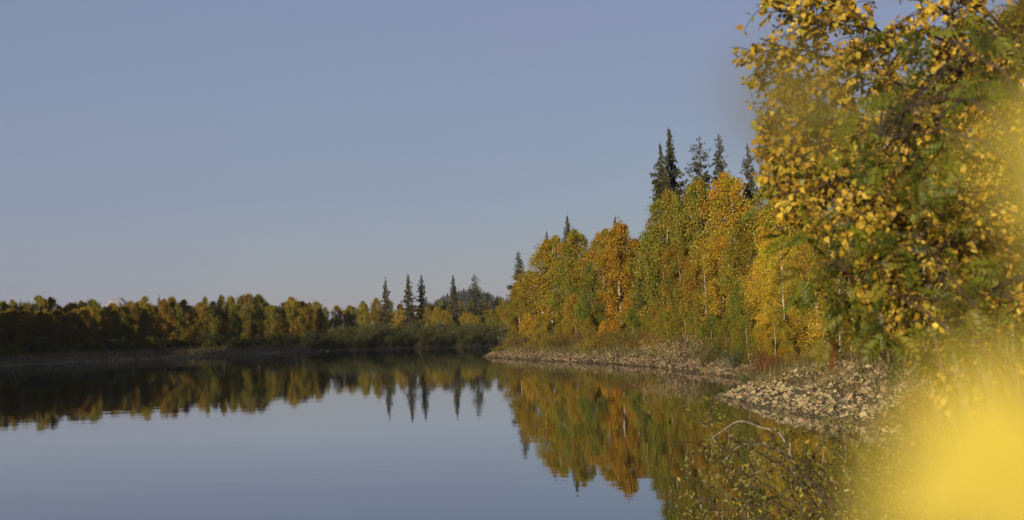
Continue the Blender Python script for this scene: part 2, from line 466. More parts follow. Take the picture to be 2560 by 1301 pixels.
def bush_geo(seed, H=1.8, R=1.3, stems=14, per=90, leaf=0.09, spread=0.2, twiggy=0):
    rng = np.random.default_rng(seed)
    wood, crown = Acc(), Acc()
    CC, CT = [], []
    for i in range(stems):
        az = rng.uniform(0, 6.283); out = R * math.sqrt(rng.uniform(0.02, 1)); h = H * rng.uniform(0.6, 1.08) * (1 - 0.35 * (out / R) ** 2)
        s = np.linspace(0, 1, 5)
        pts = np.stack([out * math.cos(az) * s ** 0.9, out * math.sin(az) * s ** 0.9, h * s ** 0.85 * 1.0], 1) + rng.normal(size=(5, 3)) * 0.04 * H * s[:, None]
        pts[0] = (0.12 * R * math.cos(az), 0.12 * R * math.sin(az), -0.12)
        V, F = tube(pts, np.linspace(0.012, 0.003, 5) * (0.6 + H * 0.3), 4); wood.add(V, F)
        tw = rng.normal()
        for k in range(4):
            s0 = rng.uniform(0.3, 0.95); q = np.array([np.interp(s0, s, pts[:, c]) for c in range(3)])
            dd = unit(rng.normal(size=3) + [0, 0, 0.6]); l2 = rng.uniform(0.15, 0.4) * H
            V, F = tube(np.stack([q, q + dd * l2 * 0.5, q + dd * l2]), np.array([0.004, 0.003, 0.0015]) * (0.6 + H * 0.3), 3); wood.add(V, F)
            n = int(per / 4 * rng.uniform(0.5, 1.5))
            tt = rng.uniform(0, 1.05, n)[:, None]
            CC.append(q + dd * l2 * tt + rng.normal(size=(n, 3)) * spread * 0.6)
            CT.append(np.stack([np.full(n, tw), rng.normal(size=n)], 1))
        n = int(per * 0.5); tt = rng.uniform(0.0, 1.0, n)
        c = np.stack([np.interp(tt, s, pts[:, a]) for a in range(3)], 1) + rng.normal(size=(n, 3)) * spread
        CC.append(c); CT.append(np.stack([np.full(n, tw), rng.normal(size=n)], 1))
    c = np.concatenate(CC); tt = np.concatenate(CT); c[:, 2] = np.maximum(c[:, 2], 0.03)
    V, F = diamonds(c, rng, leaf, aspect=0.45)
    br = np.clip(1 + tt[:, 0] * 0.14 + tt[:, 1] * 0.25, 0.4, 1.8)
    hue = rng.normal(size=len(c)) * 0.1
    crown.add(V, F, np.repeat(np.stack([br * (1 + hue), br, br], 1), 4, 0))
    return wood, crown

class Proto:
    """meshes of one kind of plant: pale or dark stem, twigs, foliage"""
    def __init__(s, geo, wmat, lmat, kind, H):
        wd, cr = geo
        s.w = mesh(kind + '_stem', wd.V[0], wd.F[0], wmat, smooth=True)
        n0 = len(wd.V[0])
        s.b = mesh(kind + '_branches', np.concatenate(wd.V[1:]), np.concatenate(wd.F[1:]) - n0, M_TWIG if wmat is M_BIRCH else wmat, smooth=True)
        s.c = cr.mesh(kind + '_foliage', lmat); s.H = H
        s.bush = 'bush' in kind
        if s.bush: s.w = wd.mesh(kind + '_stems', wmat, True)

def plant(name, proto, x, y, H, color, label, category, group, rz=None, wide=1.0, parts=('trunk', 'crown'), dz=0.0, rng=random):
    z = gz(x, y) + dz
    e = bpy.data.objects.new(name, None); e.empty_display_size = 0.5
    COL.objects.link(e)
    k = H / proto.H
    e.location = (x, y, z); e.rotation_euler = (0, 0, rng.uniform(0, 6.283) if rz is None else rz); e.scale = (k * wide, k * wide, k)
    e['label'] = label; e['category'] = category
    if group: e['group'] = group
    st = add(parts[0], proto.w, e); add(parts[1], proto.c, e, color=color)
    if not proto.bush: add('branches', proto.b, st)
    return e

random.seed(7)
MIDB = [Proto(birch_geo(10 + i, 13, [3.1, 2.7, 3.4, 2.9, 3.3, 2.6][i], [0.03, 0.05, 0.04, 0.03, 0.06, 0.04][i], 46, 6, 118, 0.155, spread=0.30, peak=[0.45, 0.5, 0.38, 0.42, 0.5, 0.36][i]), M_BIRCH, M_LEAF, 'birch', 13) for i in range(6)]
SPARSE = Proto(birch_geo(31, 13, 1.9, 0.3, 30, 6, 26, 0.13, top_sparse=0.92, spread=0.22), M_BIRCH, M_LEAF, 'thin_birch', 13)
NEARB = [Proto(birch_geo(40 + i, 12, [3.3, 2.9, 3.5][i], 0.03, 52, 7, 150, 0.085, peak=0.45, spread=0.27), M_BIRCH, M_LEAF, 'near_birch', 12) for i in range(3)]
FARB = [Proto(birch_geo(60 + i, 13, [3.3, 2.8, 3.7, 3.0, 3.5, 2.6, 3.9][i], 0.03, 38, 10, 44, 0.22, peak=[0.5, 0.55, 0.42, 0.6, 0.45, 0.5, 0.5][i], wood_sides=5, spread=0.46), M_BIRCH, M_LEAF, 'far_birch', 13) for i in range(7)]
SPR = [Proto(spruce_geo(80, 22, 3.6, 620, 0.40, per=16, power=0.95, gaps=0.15), M_BARK, M_NEEDLE, 'spruce', 22),
       Proto(spruce_geo(81, 22, 4.2, 300, 0.38, base=0.2, per=20, droop=0.4, power=0.75, gaps=0.5), M_BARK, M_NEEDLE, 'spruce', 22),
       Proto(spruce_geo(82, 22, 3.6, 460, 0.40, per=17, droop=0.5, power=0.85, gaps=0.3), M_BARK, M_NEEDLE, 'spruce', 22),
       Proto(spruce_geo(83, 22, 3.9, 560, 0.40, per=16, droop=0.6, power=1.05, gaps=0.2), M_BARK, M_NEEDLE, 'spruce', 22)]
FSPR = [Proto(spruce_geo(90 + i, 20, [2.8, 3.4, 3.0, 3.6, 3.4][i], [300, 380, 300, 400, 260][i], 0.55, per=12, droop=0.5, power=[0.75, 0.95, 0.75, 0.9, 0.6][i], gaps=[0.35, 0.15, 0.3, 0.12, 0.4][i]), M_BARK, M_NEEDLE, 'far_spruce', 20) for i in range(5)]
BUSH = [Proto(bush_geo(100 + i, 1.8, [1.3, 1.6, 1.1, 1.5][i], 16, 120, 0.075), M_TWIG, M_LEAF, 'bush', 1.8) for i in range(4)]
FBUSH = [Proto(bush_geo(120 + i, 3.5, [2.6, 3.2, 2.2][i], 16, 90, 0.24, spread=0.4), M_TWIG, M_LEAF, 'far_bush', 3.5) for i in range(3)]

GOLD = (0.36, 0.24, 0.018); ORANGE = (0.365, 0.220, 0.017); YELLOW = (0.54, 0.40, 0.025)
OLIVE = (0.225, 0.185, 0.018); BROWN = (0.275, 0.18, 0.018); GREEN = (0.165, 0.165, 0.018); DARKG = (0.075, 0.085, 0.018)
SPRUCE = (0.05, 0.05, 0.02); SPRUCEB = (0.065, 0.08, 0.055)
TONE = {GOLD: 'golden', ORANGE: 'orange', YELLOW: 'bright yellow', OLIVE: 'olive', BROWN: 'brownish gold', GREEN: 'green', DARKG: 'dark green'}
def vary(c, a=0.12):
    k = random.uniform(1 - a, 1 + a); return (c[0] * k * random.uniform(0.94, 1.06), c[1] * k, c[2] * k)

def place(name, proto, px, py_top, D, color, label, cat, group=None, wide=1.0, **kw):
    """a plant whose foot stands on the ground at depth D and whose top shows at (px, py_top)"""
    tp = at(px, py_top, D)
    x, y = tp[0], tp[1]
    # undo the roll: the foot is straight below the top
    H = tp[2] - gz(x, y)
    k_ = 0.84 if D > 250 else 1.0     # plant colours beyond this depth are scaled evenly darker
    return plant(name, proto, x, y, H, vary(tuple(v * k_ for v in color)), label, cat, group, wide=wide, **kw)

# --- birches of the right headland, from its tip towards the camera
RB = [(1293, 705, 196, BROWN, 0, 1.05, 'low brownish gold birch at the very tip of the headland'),
      (1330, 672, 188, BROWN, 3, 1.0, 'brownish gold birch second from the tip of the headland'),
      (1372, 586, 178, GOLD, 1, 1.05, 'tall golden birch near the tip of the headland with loose top'),
      (1415, 640, 168, OLIVE, 5, 0.9, 'narrow olive birch between tall golden birch and rounded olive birch'),
      (1447, 572, 166, OLIVE, 2, 0.85, 'rounded olive birch with a small dark spruce behind its crown'),
      (1478, 660, 155, GREEN, 4, 0.8, 'green birch directly left of the big orange birch'),
      (1500, 570, 164, BROWN, 1, 0.85, 'brownish birch behind and left of the big orange birch'),
      (1542, 552, 148, ORANGE, 0, 0.98, 'big orange birch with white stem showing at its foot'),
      (1590, 590, 150, ORANGE, 3, 0.8, 'orange birch tucked against the right of the big orange birch'),
      (1622, 575, 143, GREEN, 5, 0.9, 'dark green birch right of the orange birches'),
      (1662, 478, 137, OLIVE, 2, 0.85, 'tall olive birch in front of the twin spruces'),
      (1690, 600, 122, BROWN, 4, 0.85, 'shorter brown orange birch in front of the tall olive birch'),
      (1735, 440, 130, OLIVE, 0, 0.8, 'tall olive birch below the ragged open spruce'),
      (1760, 610, 112, BROWN, 1, 0.9, 'brown gold birch low in the headland row'),
      (1835, 428, 118, GOLD, 2, 0.85, 'tall golden birch with round crown below the rightmost spruce'),
      (1790, 560, 106, GOLD, 3, 0.8, 'golden birch leaning out beside the grassy bank'),
      (1850, 690, 96, GREEN, 5, 0.9, 'short green birch between golden and bright yellow birches'),
      (1890, 520, 100, OLIVE, 4, 0.85, 'olive birch behind the bright yellow birches'),
      (1912, 640, 88, GOLD, 0, 0.85, 'short golden birch left of the bright yellow birch'),
      (1918, 448, 104, OLIVE, 2, 0.8, 'tall olive birch closing the gap beside the hanging leaves'),
      (1968, 405, 95, GOLD, 1, 0.85, 'tall golden birch just behind the tips of the hanging leaves')]
for px, py, D, c, pi_, wd, lab in RB:
    place('birch_tree', MIDB[pi_], px, py, D, c, lab, 'birch', 'birches on the right headland', wd * 1.1)
place('birch_tree', SPARSE, 1556, 527, 152, BROWN, 'half bare birch top sticking out above the big orange birch', 'birch', 'birches on the right headland', 0.9)
place('birch_tree', SPARSE, 1308, 640, 200, OLIVE, 'thin open birch beside the grey green pine at the headland tip', 'birch', 'birches on the right headland', 0.8)
place('birch_tree', SPARSE, 1352, 598, 182, BROWN, 'thin reaching birch left of the tall golden birch', 'birch', 'birches on the right headland', 1.1)
NB = [(1955, 575, 80, YELLOW, 0, 0.9, 'bright yellow birch standing out in full sun above the red bush'),
      (2020, 430, 76, GOLD, 1, 0.85, 'golden birch behind the bright yellow birch'),
      (2085, 560, 66, OLIVE, 2, 0.9, 'olive birch behind the dark rowan leaves'),
      (2110, 260, 66, YELLOW, 0, 0.8, 'yellow birch seen through the gaps left of the hanging branch'),
      (2210, 170, 60, YELLOW, 1, 0.85, 'yellow birch behind the upper hanging branch'),
      (2190, 520, 58, GREEN, 2, 0.9, 'green birch right behind the stone point'),
      (2300, 330, 54, OLIVE, 0, 0.9, 'olive birch behind the middle of the hanging branches'),
      (2330, 90, 56, GOLD, 1, 0.9, 'tall golden birch behind the top rowan leaves'),
      (2390, 520, 46, YELLOW, 2, 0.75, 'low yellow birch behind the dark bare branches'),
      (2440, 60, 50, GREEN, 0, 0.9, 'tall green birch behind the right hanging branches'),
      (2500, 350, 44, OLIVE, 1, 0.9, 'olive birch close to the right edge'),
      (2560, -20, 46, GOLD, 2, 1.0, 'tall golden birch at the right edge behind the rowan'),
      (2640, 250, 42, GREEN, 0, 1.0, 'green birch cut by the right edge')]
for px, py, D, c, pi_, wd, lab in NB:
    place('birch_tree', NEARB[pi_], px, py, D, c, lab, 'birch', 'birches behind the hanging branches', wd)
# birches deeper in the wood
rr = random.Random(5)
for i in range(34):
    y = rr.uniform(60, 215); sx = np.interp(y, [50, 66, 73, 96, 132, 155, 188, 215], [9, 10, 13, 12, 7.4, 2.2, -4, 0])
    x = sx + rr.uniform(14, 34) + (8 if y < 80 else 0)
    c = rr.choice([GOLD, OLIVE, BROWN, GREEN, OLIVE])
    plant('birch_tree', MIDB[i % 6], x, y, rr.uniform(10, 12.5), vary(c), f'{TONE[c]} birch half hidden deep in the headland wood, ' + ('behind the near birches' if y < 100 else 'middle part' if y < 160 else 'outer part'), 'birch', 'birches deep in the headland wood', wide=rr.uniform(0.85, 1.1))

FB = [(1318, 790, 184), (1352, 740, 172), (1398, 770, 162), (1432, 730, 158), (1462, 790, 150), (1508, 760, 150), (1530, 800, 140), (1580, 750, 140), (1612, 770, 132), (1640, 740, 128), (1672, 760, 120), (1712, 730, 116), (1738, 770, 110), (1775, 740, 103), (1812, 770, 98), (1842, 800, 92), (1874, 770, 86), (1905, 800, 82), (1935, 770, 76)]
rr = random.Random(15)
for k, (px, py, D) in enumerate(FB):
    c = rr.choice([OLIVE, GOLD, BROWN, OLIVE, GREEN])
    place('birch_tree', MIDB[(k * 5 + 1) % 6], px, py + rr.uniform(-10, 45), D, c, f'{TONE[c]} young birch at the headland foot, {["outer end", "below the orange birch", "below the tall spruces", "inner end"][min(3, k // 5)]}', 'birch', 'young birches along the headland', rr.uniform(1.0, 1.3))

# --- conifers of the headland
CON = [(1672, 318, 152, 0, 0.95, SPRUCE, 'tallest dark spruce of the twin pair on the headland'),
       (1650, 356, 148, 3, 1.0, SPRUCE, 'slightly shorter dark spruce left in the twin pair'),
       (1748, 341, 142, 1, 1.15, SPRUCE, 'ragged open spruce with gaps right of the twin pair'),
       (1796, 334, 140, 2, 0.95, SPRUCE, 'dense topped spruce right of the ragged open spruce'),
       (1868, 357, 126, 2, 0.85, SPRUCE, 'spruce beside the tip of the overhanging birch branch'),
       (1418, 538, 186, 0, 1.0, SPRUCE, 'small narrow spruce top poking out above the olive birches'),
       (1432, 566, 190, 0, 0.9, SPRUCE, 'little spruce tip right of the small narrow spruce'),
       (1366, 578, 190, 2, 0.9, SPRUCE, 'small spruce tip behind the tall golden birch'),
       (1296, 627, 200, 2, 1.25, SPRUCEB, 'grey green conifer at the outer tip of the headland'),
       (1537, 540, 160, 0, 0.9, SPRUCE, 'small dark spruce tip beside the half bare birch top'),
       (1604, 640, 140, 0, 1.0, DARKG, 'dark green young spruce between orange and olive birches'),
       (1985, 380, 92, 2, 0.9, SPRUCE, 'dark spruce half hidden behind the golden leaves')]
for px, py, D, pi_, wd, c, lab in CON:
    place('spruce_tree', SPR[pi_], px, py, D, c, lab, 'spruce', 'spruces on the right headland', wd)

# --- far shore
def far_line(px):   # depth of the far waterline under a photo column
    return np.interp(px, [-150, 0, 400, 700, 800, 1000, 1230, 1330], [262, 290, 340, 370, 380, 375, 352, 345])
def where(px):
    if px < 200: return 'at the left end'
    if px < 380: return 'below the small cloud'
    if px < 600: return 'right of the small cloud'
    if px < 790: return 'left of the willow belt'
    if px < 950: return 'behind the left willows'
    if px < 1100: return 'around the left spruces'
    return 'beside the headland tip'
rr = random.Random(11)
sky_x = [-60, 0, 25, 60, 100, 150, 190, 240, 270, 300, 340, 375, 420, 460, 500, 540, 575, 610, 660, 690, 740, 775, 800, 830, 845, 870, 900, 940, 985, 1010, 1060, 1100, 1150, 1200, 1260, 1330]
sky_y = [750, 752, 742, 752, 745, 752, 748, 755, 762, 756, 748, 742, 736, 742, 748, 745, 742, 744, 741, 748, 742, 746, 756, 758, 768, 752, 748, 746, 742, 750, 752, 756, 752, 748, 738, 740]
px = -60.0; i = 0
while px < 780:       # front row
    D = far_line(px) + rr.uniform(9, 13)
    c = rr.choice([BROWN, BROWN, OLIVE, OLIVE, GOLD])
    place('birch_tree', FARB[i % 7], px, np.interp(px, sky_x, sky_y) + rr.uniform(6, 40), D, c, f'{TONE[c]} far shore birch, front row, {where(px)}', 'birch', 'far shore birches, front row', rr.uniform(0.9, 1.15))
    px += rr.uniform(15, 25); i += 1
px = -60.0
while px < 800:       # second row makes the skyline
    D = far_line(px) + rr.uniform(20, 28)
    c = rr.choice([GOLD, BROWN, BROWN, OLIVE, OLIVE])
    place('birch_tree', FARB[(i * 3) % 7], px, np.interp(px, sky_x, sky_y) + rr.uniform(-10, 22), D, c, f'{TONE[c]} far shore birch, skyline row, {where(px)}', 'birch', 'far shore birches, skyline row', rr.uniform(0.65, 1.1))
    px += rr.uniform(15, 24); i += 1
px = 765.0
while px < 1340:      # behind the willow belt
    D = far_line(px) + rr.uniform(26, 34)
    c = rr.choice([GOLD, GOLD, OLIVE, BROWN, OLIVE, YELLOW])
    place('birch_tree', FARB[(i * 5) % 7], px, np.interp(px, sky_x, sky_y) + rr.uniform(10, 44), D, c, f'{TONE[c]} far shore birch, front row, {where(px)}', 'birch', 'far shore birches, front row', rr.uniform(0.75, 1.05))
    px += rr.uniform(14, 24); i += 1
px = 775.0
while px < 1340:
    D = far_line(px) + rr.uniform(44, 62)
    c = rr.choice([OLIVE, BROWN, GREEN, OLIVE, GOLD])
    place('birch_tree', FARB[(i * 3) % 7], px, np.interp(px, sky_x, sky_y) + rr.uniform(-4, 14), D, c, f'{TONE[c]} far shore birch, skyline row, {where(px)}', 'birch', 'far shore birches, skyline row', rr.uniform(0.75, 1.0))
    px += rr.uniform(22, 36); i += 1
# small lit birches in front
for px, py, c, lab in [(812, 795, YELLOW, 'small bright yellow birch at the left end of the willow belt'), (1068, 806, YELLOW, 'little yellow birch standing in the willow belt'), (800, 770, GOLD, 'golden birch glowing at the left end of the willow belt')]:
    place('birch_tree', FARB[1], px, py, far_line(px) + 16, c, lab, 'birch', None, 0.9)
for k, (px, py, wd, lab) in enumerate([(963, 692, 0.9, 'leftmost of the five dark spruces on the far shore'), (1020, 683, 1.0, 'second and tallest of the five far spruces'),
        (1053, 686, 1.0, 'third of the five far spruces, close beside the tallest'), (1132, 687, 0.9, 'fourth far spruce, pointed, in front of the wooded hill'),
        (1186, 684, 1.05, 'rightmost of the five far spruces, rounded top')]):
    place('spruce_tree', FSPR[k], px, py, far_line(px) + [30, 24, 34, 30, 40][k], SPRUCE, lab, 'spruce', 'five spruces on the far shore', wd)
for px, py in [(52, 748), (72, 750), (398, 738), (578, 738)]:
    place('spruce_tree', FSPR[0], px, py, far_line(px) + 60, SPRUCE, 'dark spruce tip among the birch tops of the far left shore', 'spruce', 'spruce tips in the far left wood', 1.3)
WILLOW = (0.095, 0.10, 0.028); WILLOWD = (0.06, 0.062, 0.02)
px = 775.0
while px < 1300:      # willow belt
    for row, (dd, top) in enumerate([(1.0, 846), (4, 838), (10, 822), (17, 811)]):
        p = px + rr.uniform(-10, 10)
        place('willow_bush', FBUSH[i % 3], p, top - 0.008 * (p - 775) + rr.uniform(-5, 6), far_line(p) + dd, WILLOW, f'grey green willow, {["front", "second", "third", "back"][row]} row of far shore belt, ' + ('left end' if p < 900 else 'middle' if p < 1120 else 'right end'), 'bush', f'willow belt on the far shore, {["front", "second", "third", "back"][row]}', rr.uniform(1.0, 1.4), parts=('stems', 'foliage')); i += 1
    px += rr.uniform(20, 28)
px = -40.0
while px < 790:       # bushes at the foot of the left wood
    place('willow_bush', FBUSH[i % 3], px, np.interp(px, [0, 780], [868, 845]) + rr.uniform(-22, 8), far_line(px) + rr.uniform(3.2, 6), rr.choice([WILLOWD, WILLOW, GREEN]), f'dark bush under the far shore trees {where(px)}', 'bush', 'bushes at the foot of the far left wood', rr.uniform(0.9, 1.3), parts=('stems', 'foliage'))
    px += rr.uniform(16, 34); i += 1

# --- bushes and shrubs on the headland bank
BU = [(1245, 862, 186, 1.5, OLIVE, 'small bush at the water on the headland tip'),
      (1468, 838, 141, 1.0, (0.30, 0.25, 0.03), 'bright yellow green bush in the middle of the headland bank'),
      (1630, 850, 118, 0.7, (0.25, 0.2, 0.03), 'small yellow bush on the headland bank right of the middle'),
      (1695, 832, 105, 1.3, (0.34, 0.26, 0.15), 'pale dry straw coloured bush on the headland bank'),
      (1760, 850, 96, 1.1, (0.13, 0.12, 0.04), 'dull olive bush right of the straw coloured bush'),
      (1834, 858, 86, 0.55, (0.035, 0.06, 0.02), 'dark green round bush at the inner corner of the bank'),
      (1905, 868, 72, 1.0, (0.19, 0.065, 0.025), 'rusty red bush above the stone point'),
      (1945, 880, 68, 0.9, (0.15, 0.07, 0.028), 'second rusty bush, right of the red bush above the stones'),
      (1872, 905, 67, 0.8, (0.10, 0.12, 0.025), 'low green bush at the left end of the stone point'),
      (1990, 862, 66, 1.0, (0.32, 0.2, 0.02), 'yellow bush on top of the stone point'),
      (2050, 868, 63, 0.9, BROWN, 'brown bush on top of the stone point'),
      (2215, 1030, 38, 1.2, (0.26, 0.19, 0.05), 'straw brown bush at the right end of the stones'),
      (2270, 1000, 36, 1.2, (0.2, 0.16, 0.04), 'olive brown bush right of the stones by the water'),
      (2330, 960, 34, 1.3, (0.3, 0.2, 0.04), 'golden bush on the near bank behind the dry grass'),
      (2255, 1075, 33, 1.0, (0.24, 0.2, 0.06), 'low straw bush below the right end of the stones')]
for px, py, D, wd, c, lab in BU:
    place('shrub', BUSH[len(lab) % 4], px, py, D, c, lab, 'bush', None, wd, parts=('stems', 'foliage'))
rr = random.Random(21)
shore = RIVER[12:23]
seg = np.linalg.norm(np.diff(shore, axis=0), axis=1); cum = np.concatenate([[0], np.cumsum(seg)])
for k in range(190):
    s = rr.uniform(8, cum[-1] - 6)
    p = np.array([np.interp(s, cum, shore[:, 0]), np.interp(s, cum, shore[:, 1])])
    off = rr.uniform(2.6, 9.5)
    x, y = p[0] + off, p[1] + rr.uniform(-2, 2)
    if float(shore_dist(np.array([x]), np.array([y]))[0]) < 2.6: continue
    c = rr.choice([OLIVE, BROWN, (0.13, 0.085, 0.03), (0.11, 0.09, 0.03), (0.12, 0.11, 0.03), (0.16, 0.08, 0.03)])
    ci = 'olive' if c[1] > c[0] * 0.75 else ('rusty' if c[1] < c[0] * 0.6 else 'brown')
    hb = rr.uniform(0.7, 1.2) + 0.13 * off * rr.uniform(0.6, 1.6)
    tn = f'{"taller" if hb > 1.75 else "low"} {ci} bush on the headland bank, ' + ('near the stone point' if y < 76 else 'beside the red bush' if y < 90 else 'near the dark green bush' if y < 102 else 'near the straw bush' if y < 118 else 'in the middle' if y < 138 else 'below the orange birch' if y < 158 else 'towards the tip')
    plant('shrub', BUSH[k % 4], x, y, hb, vary(c), tn, 'bush', 'brush on the headland bank', wide=rr.uniform(0.9, 1.5), parts=('stems', 'foliage'))

# --- unseen shade-casting wood on the left bluff, and forest on the distant hill
def wood_mass(name, pts, geo, mat, label, cat, tint):
    wd, cr = geo
    V0 = np.concatenate(cr.V); C0 = np.concatenate(cr.C); F0 = np.concatenate(cr.F)
    a = Acc(); rg = np.random.default_rng(3)
    for (x, y, z, k) in pts:
        th = rg.uniform(0, 6.28); R_ = np.array([[math.cos(th), -math.sin(th), 0], [math.sin(th), math.cos(th), 0], [0, 0, 1]])
        a.add((V0 * k * np.array([rg.uniform(0.8, 1.2)] * 2 + [1])) @ R_.T + [x, y, z], F0, C0 * tint * rg.uniform(0.7, 1.3))
    o = add(name, a.mesh(name, mat), kind='stuff', label=label, category=cat)
    return o
rg = np.random.default_rng(9)
bl = []
for k in range(420):
    x = rg.uniform(-270, -90); y = rg.uniform(45, 112)
    if gz(x, y) > 1.0: bl.append((x, y, gz(x, y) - 0.2, rg.uniform(0.66, 0.98)))
wood_mass('bluff_shade_wood', bl, spruce_geo(200, 14, 3.0, 34, 2.0, per=5, power=0.7), M_NEEDLE, 'unseen spruce wood added on the high left bank to shade the far shore', 'forest', np.array(SPRUCE))
hp = []
for k in range(1500):
    x = rg.uniform(-220, 60); y = rg.uniform(1440, 1690)
    hp.append((x, y, float(hill_h(np.array(x), np.array(y))) - 0.5, rg.uniform(0.45, 0.85)))
wood_mass('hill_forest', hp, spruce_geo(201, 11, 2.0, 18, 2.6, per=3, power=0.8), M_NEEDLE, 'dark conifer forest covering the distant hill behind the spruces', 'forest', np.array((0.04, 0.046, 0.03)))

# ------------------------------------------------------------------ stones
def stone_mesh(seed):
    rg = np.random.default_rng(seed)
    p = rnd_dirs(rg, 15) * rg.uniform(0.7, 1.0, (15, 1)) * np.array([1.0, rg.uniform(0.65, 0.95), rg.uniform(0.5, 0.8)]) * 0.5
    bm = bmesh.new()
    for q in p: bm.verts.new(q)
    bmesh.ops.convex_hull(bm, input=bm.verts)
    for v in [v for v in bm.verts if not v.link_faces]: bm.verts.remove(v)
    bmesh.ops.triangulate(bm, faces=bm.faces)
    me = bpy.data.meshes.new('stone'); bm.to_mesh(me); bm.free()
    a = me.color_attributes.new('col', 'FLOAT_COLOR', 'POINT')
    a.data.foreach_set('color', np.ones(len(me.vertices) * 4, dtype=np.float32))
    me.materials.append(M_STONE)
    return me
STONES = [stone_mesh(300 + i) for i in range(10)]
SV = [np.array([v.co[:] for v in s.vertices]) for s in STONES]
SF = [np.array([p.vertices[:] for p in s.polygons]) for s in STONES]

def stone_bank(name, label, P, sizes, tones, n_parts, seed):
    """P: foot points; the stones that show largest become parts, the rest one mass"""
    rg = np.random.default_rng(seed)
    tones = tones * np.where(P[:, 2:3] < 0.09, 0.42, 1.0)      # wet at the waterline
    px, py, z = proj(P)
    vis = sizes / z * ((px > -50) & (px < 2610) & (py < 1350))
    order = np.argsort(-vis)
    root = bpy.data.objects.new(name, None); COL.objects.link(root)
    root.location = P.mean(0); root['kind'] = 'structure'; root['label'] = label
    a = Acc()
    for r, i in enumerate(order):
        k = rg.integers(0, 10); e = rg.uniform(-0.5, 0.5, 3) + [0, 0, rg.uniform(0, 6.28)]
        if r < n_parts:
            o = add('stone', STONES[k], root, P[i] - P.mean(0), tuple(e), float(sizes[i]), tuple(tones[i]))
        else:
            Rm = np.array(Matrix.Rotation(e[2], 3, 'Z') @ Matrix.Rotation(e[1], 3, 'Y') @ Matrix.Rotation(e[0], 3, 'X'))
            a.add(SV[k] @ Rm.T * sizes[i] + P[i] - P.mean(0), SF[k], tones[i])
    if a.V:
        o = add('small_stones', a.mesh('small_stones', M_STONE), root, kind='stuff')
    return root

def along(poly, rg, n, off0, off1, bias=1.0):
    seg = np.linalg.norm(np.diff(poly, axis=0), axis=1); cum = np.concatenate([[0], np.cumsum(seg)])
    s = rg.uniform(0, cum[-1], n)
    p = np.stack([np.interp(s, cum, poly[:, 0]), np.interp(s, cum, poly[:, 1])], 1)
    i = np.clip(np.searchsorted(cum, s) - 1, 0, len(seg) - 1)
    t = np.diff(poly, axis=0)[i] / seg[i][:, None]
    nrm = np.stack([t[:, 1], -t[:, 0]], 1)      # land lies to the right of the direction of travel
    off = off0 + (off1 - off0) * rg.uniform(0, 1, n) ** bias
    q = p + nrm * off[:, None]
    return q
def tones(rg, n, base):
    b = np.clip(1 + rg.normal(size=n) * 0.22, 0.45, 1.6)[:, None]
    return np.array(base) * b * (1 + rg.normal(size=(n, 3)) * 0.035)

rg = np.random.default_rng(41)
pt = np.array([(9.4, 36.5), (10.2, 41), (9.1, 50), (8.4, 60), (9.6, 64.5), (11.5, 69)], float)
q = along(pt, rg, 5600, -0.3, 5.0, 1.15)
zz = ground_z(q[:, 0], q[:, 1]); sz = np.clip(rg.lognormal(-2.0, 0.52, len(q)), 0.06, 0.7)
sd_ = shore_dist(q[:, 0], q[:, 1])
keep = (zz > -0.35) & (sd_ < 4.6 * np.clip((q[:, 1] - 38.5) / 8.0, 0.12, 1) + (value_noise(q[:, 0] * 1.3, q[:, 1] * 1.3, 8) - 0.5) * 2.2)
q, zz, sz = q[keep], zz[keep], sz[keep]
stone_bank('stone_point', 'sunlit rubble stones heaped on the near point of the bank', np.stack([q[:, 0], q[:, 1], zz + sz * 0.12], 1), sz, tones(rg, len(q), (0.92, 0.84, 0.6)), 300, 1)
pt = RIVER[14:23]
q = along(pt, rg, 3200, -0.3, 1.75, 1.0)
zz = ground_z(q[:, 0], q[:, 1]); sz = np.clip(rg.lognormal(-1.15, 0.4, len(q)), 0.12, 0.75)
keep = zz > -0.35
q, zz, sz = q[keep], zz[keep], sz[keep]
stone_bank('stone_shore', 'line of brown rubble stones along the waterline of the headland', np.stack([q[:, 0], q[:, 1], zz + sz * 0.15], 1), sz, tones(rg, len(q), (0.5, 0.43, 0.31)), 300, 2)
pt = RIVER[34:39]
q = along(pt, rg, 4200, 0.0, 3.4, 1.0)
zz = ground_z(q[:, 0], q[:, 1]); sz = np.clip(rg.lognormal(-1.1, 0.4, len(q)), 0.15, 0.8)
keep = zz > -0.35
q, zz, sz = q[keep], zz[keep], sz[keep]
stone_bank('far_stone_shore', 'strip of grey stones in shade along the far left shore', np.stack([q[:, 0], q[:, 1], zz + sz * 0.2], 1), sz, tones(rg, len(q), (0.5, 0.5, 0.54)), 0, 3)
b = at(818, 880, 372); o = add('boulder', STONES[2], None, (b[0], b[1], 0.1), (0.2, 0, 0.5), 1.0, (1.3, 1.3, 1.3), label='single pale boulder in the shallows at the end of the far stone strip', category='boulder')

# ------------------------------------------------------------------ grass
def blades(P, rg, h, wdt, lean=0.4, seg=3):
    n = len(P)
    az = rg.uniform(0, 6.283, n); out = np.stack([np.cos(az), np.sin(az), np.zeros(n)], 1)
    side = np.stack([-np.sin(az), np.cos(az), np.zeros(n)], 1)
    hh = h * rg.uniform(0.5, 1.3, n); ln = lean * rg.uniform(0.2, 1.5, n)
    rows = []
    for k in range(seg + 1):
        t = k / seg
        c = P + out * (hh * ln * t ** 1.8)[:, None]; c[:, 2] += hh * t * (1 - 0.25 * ln * t)
        wd = wdt * (1 - t) + 0.0008
        rows += [c - side * wd, c + side * wd]
    V = np.stack(rows, 1).reshape(-1, 3)
    base = np.arange(n)[:, None] * (2 * seg + 2)
    F = np.concatenate([base + np.array([[2 * k, 2 * k + 1, 2 * k + 3, 2 * k + 2]]) for k in range(seg)], 0)
    return V, F, 2 * seg + 2
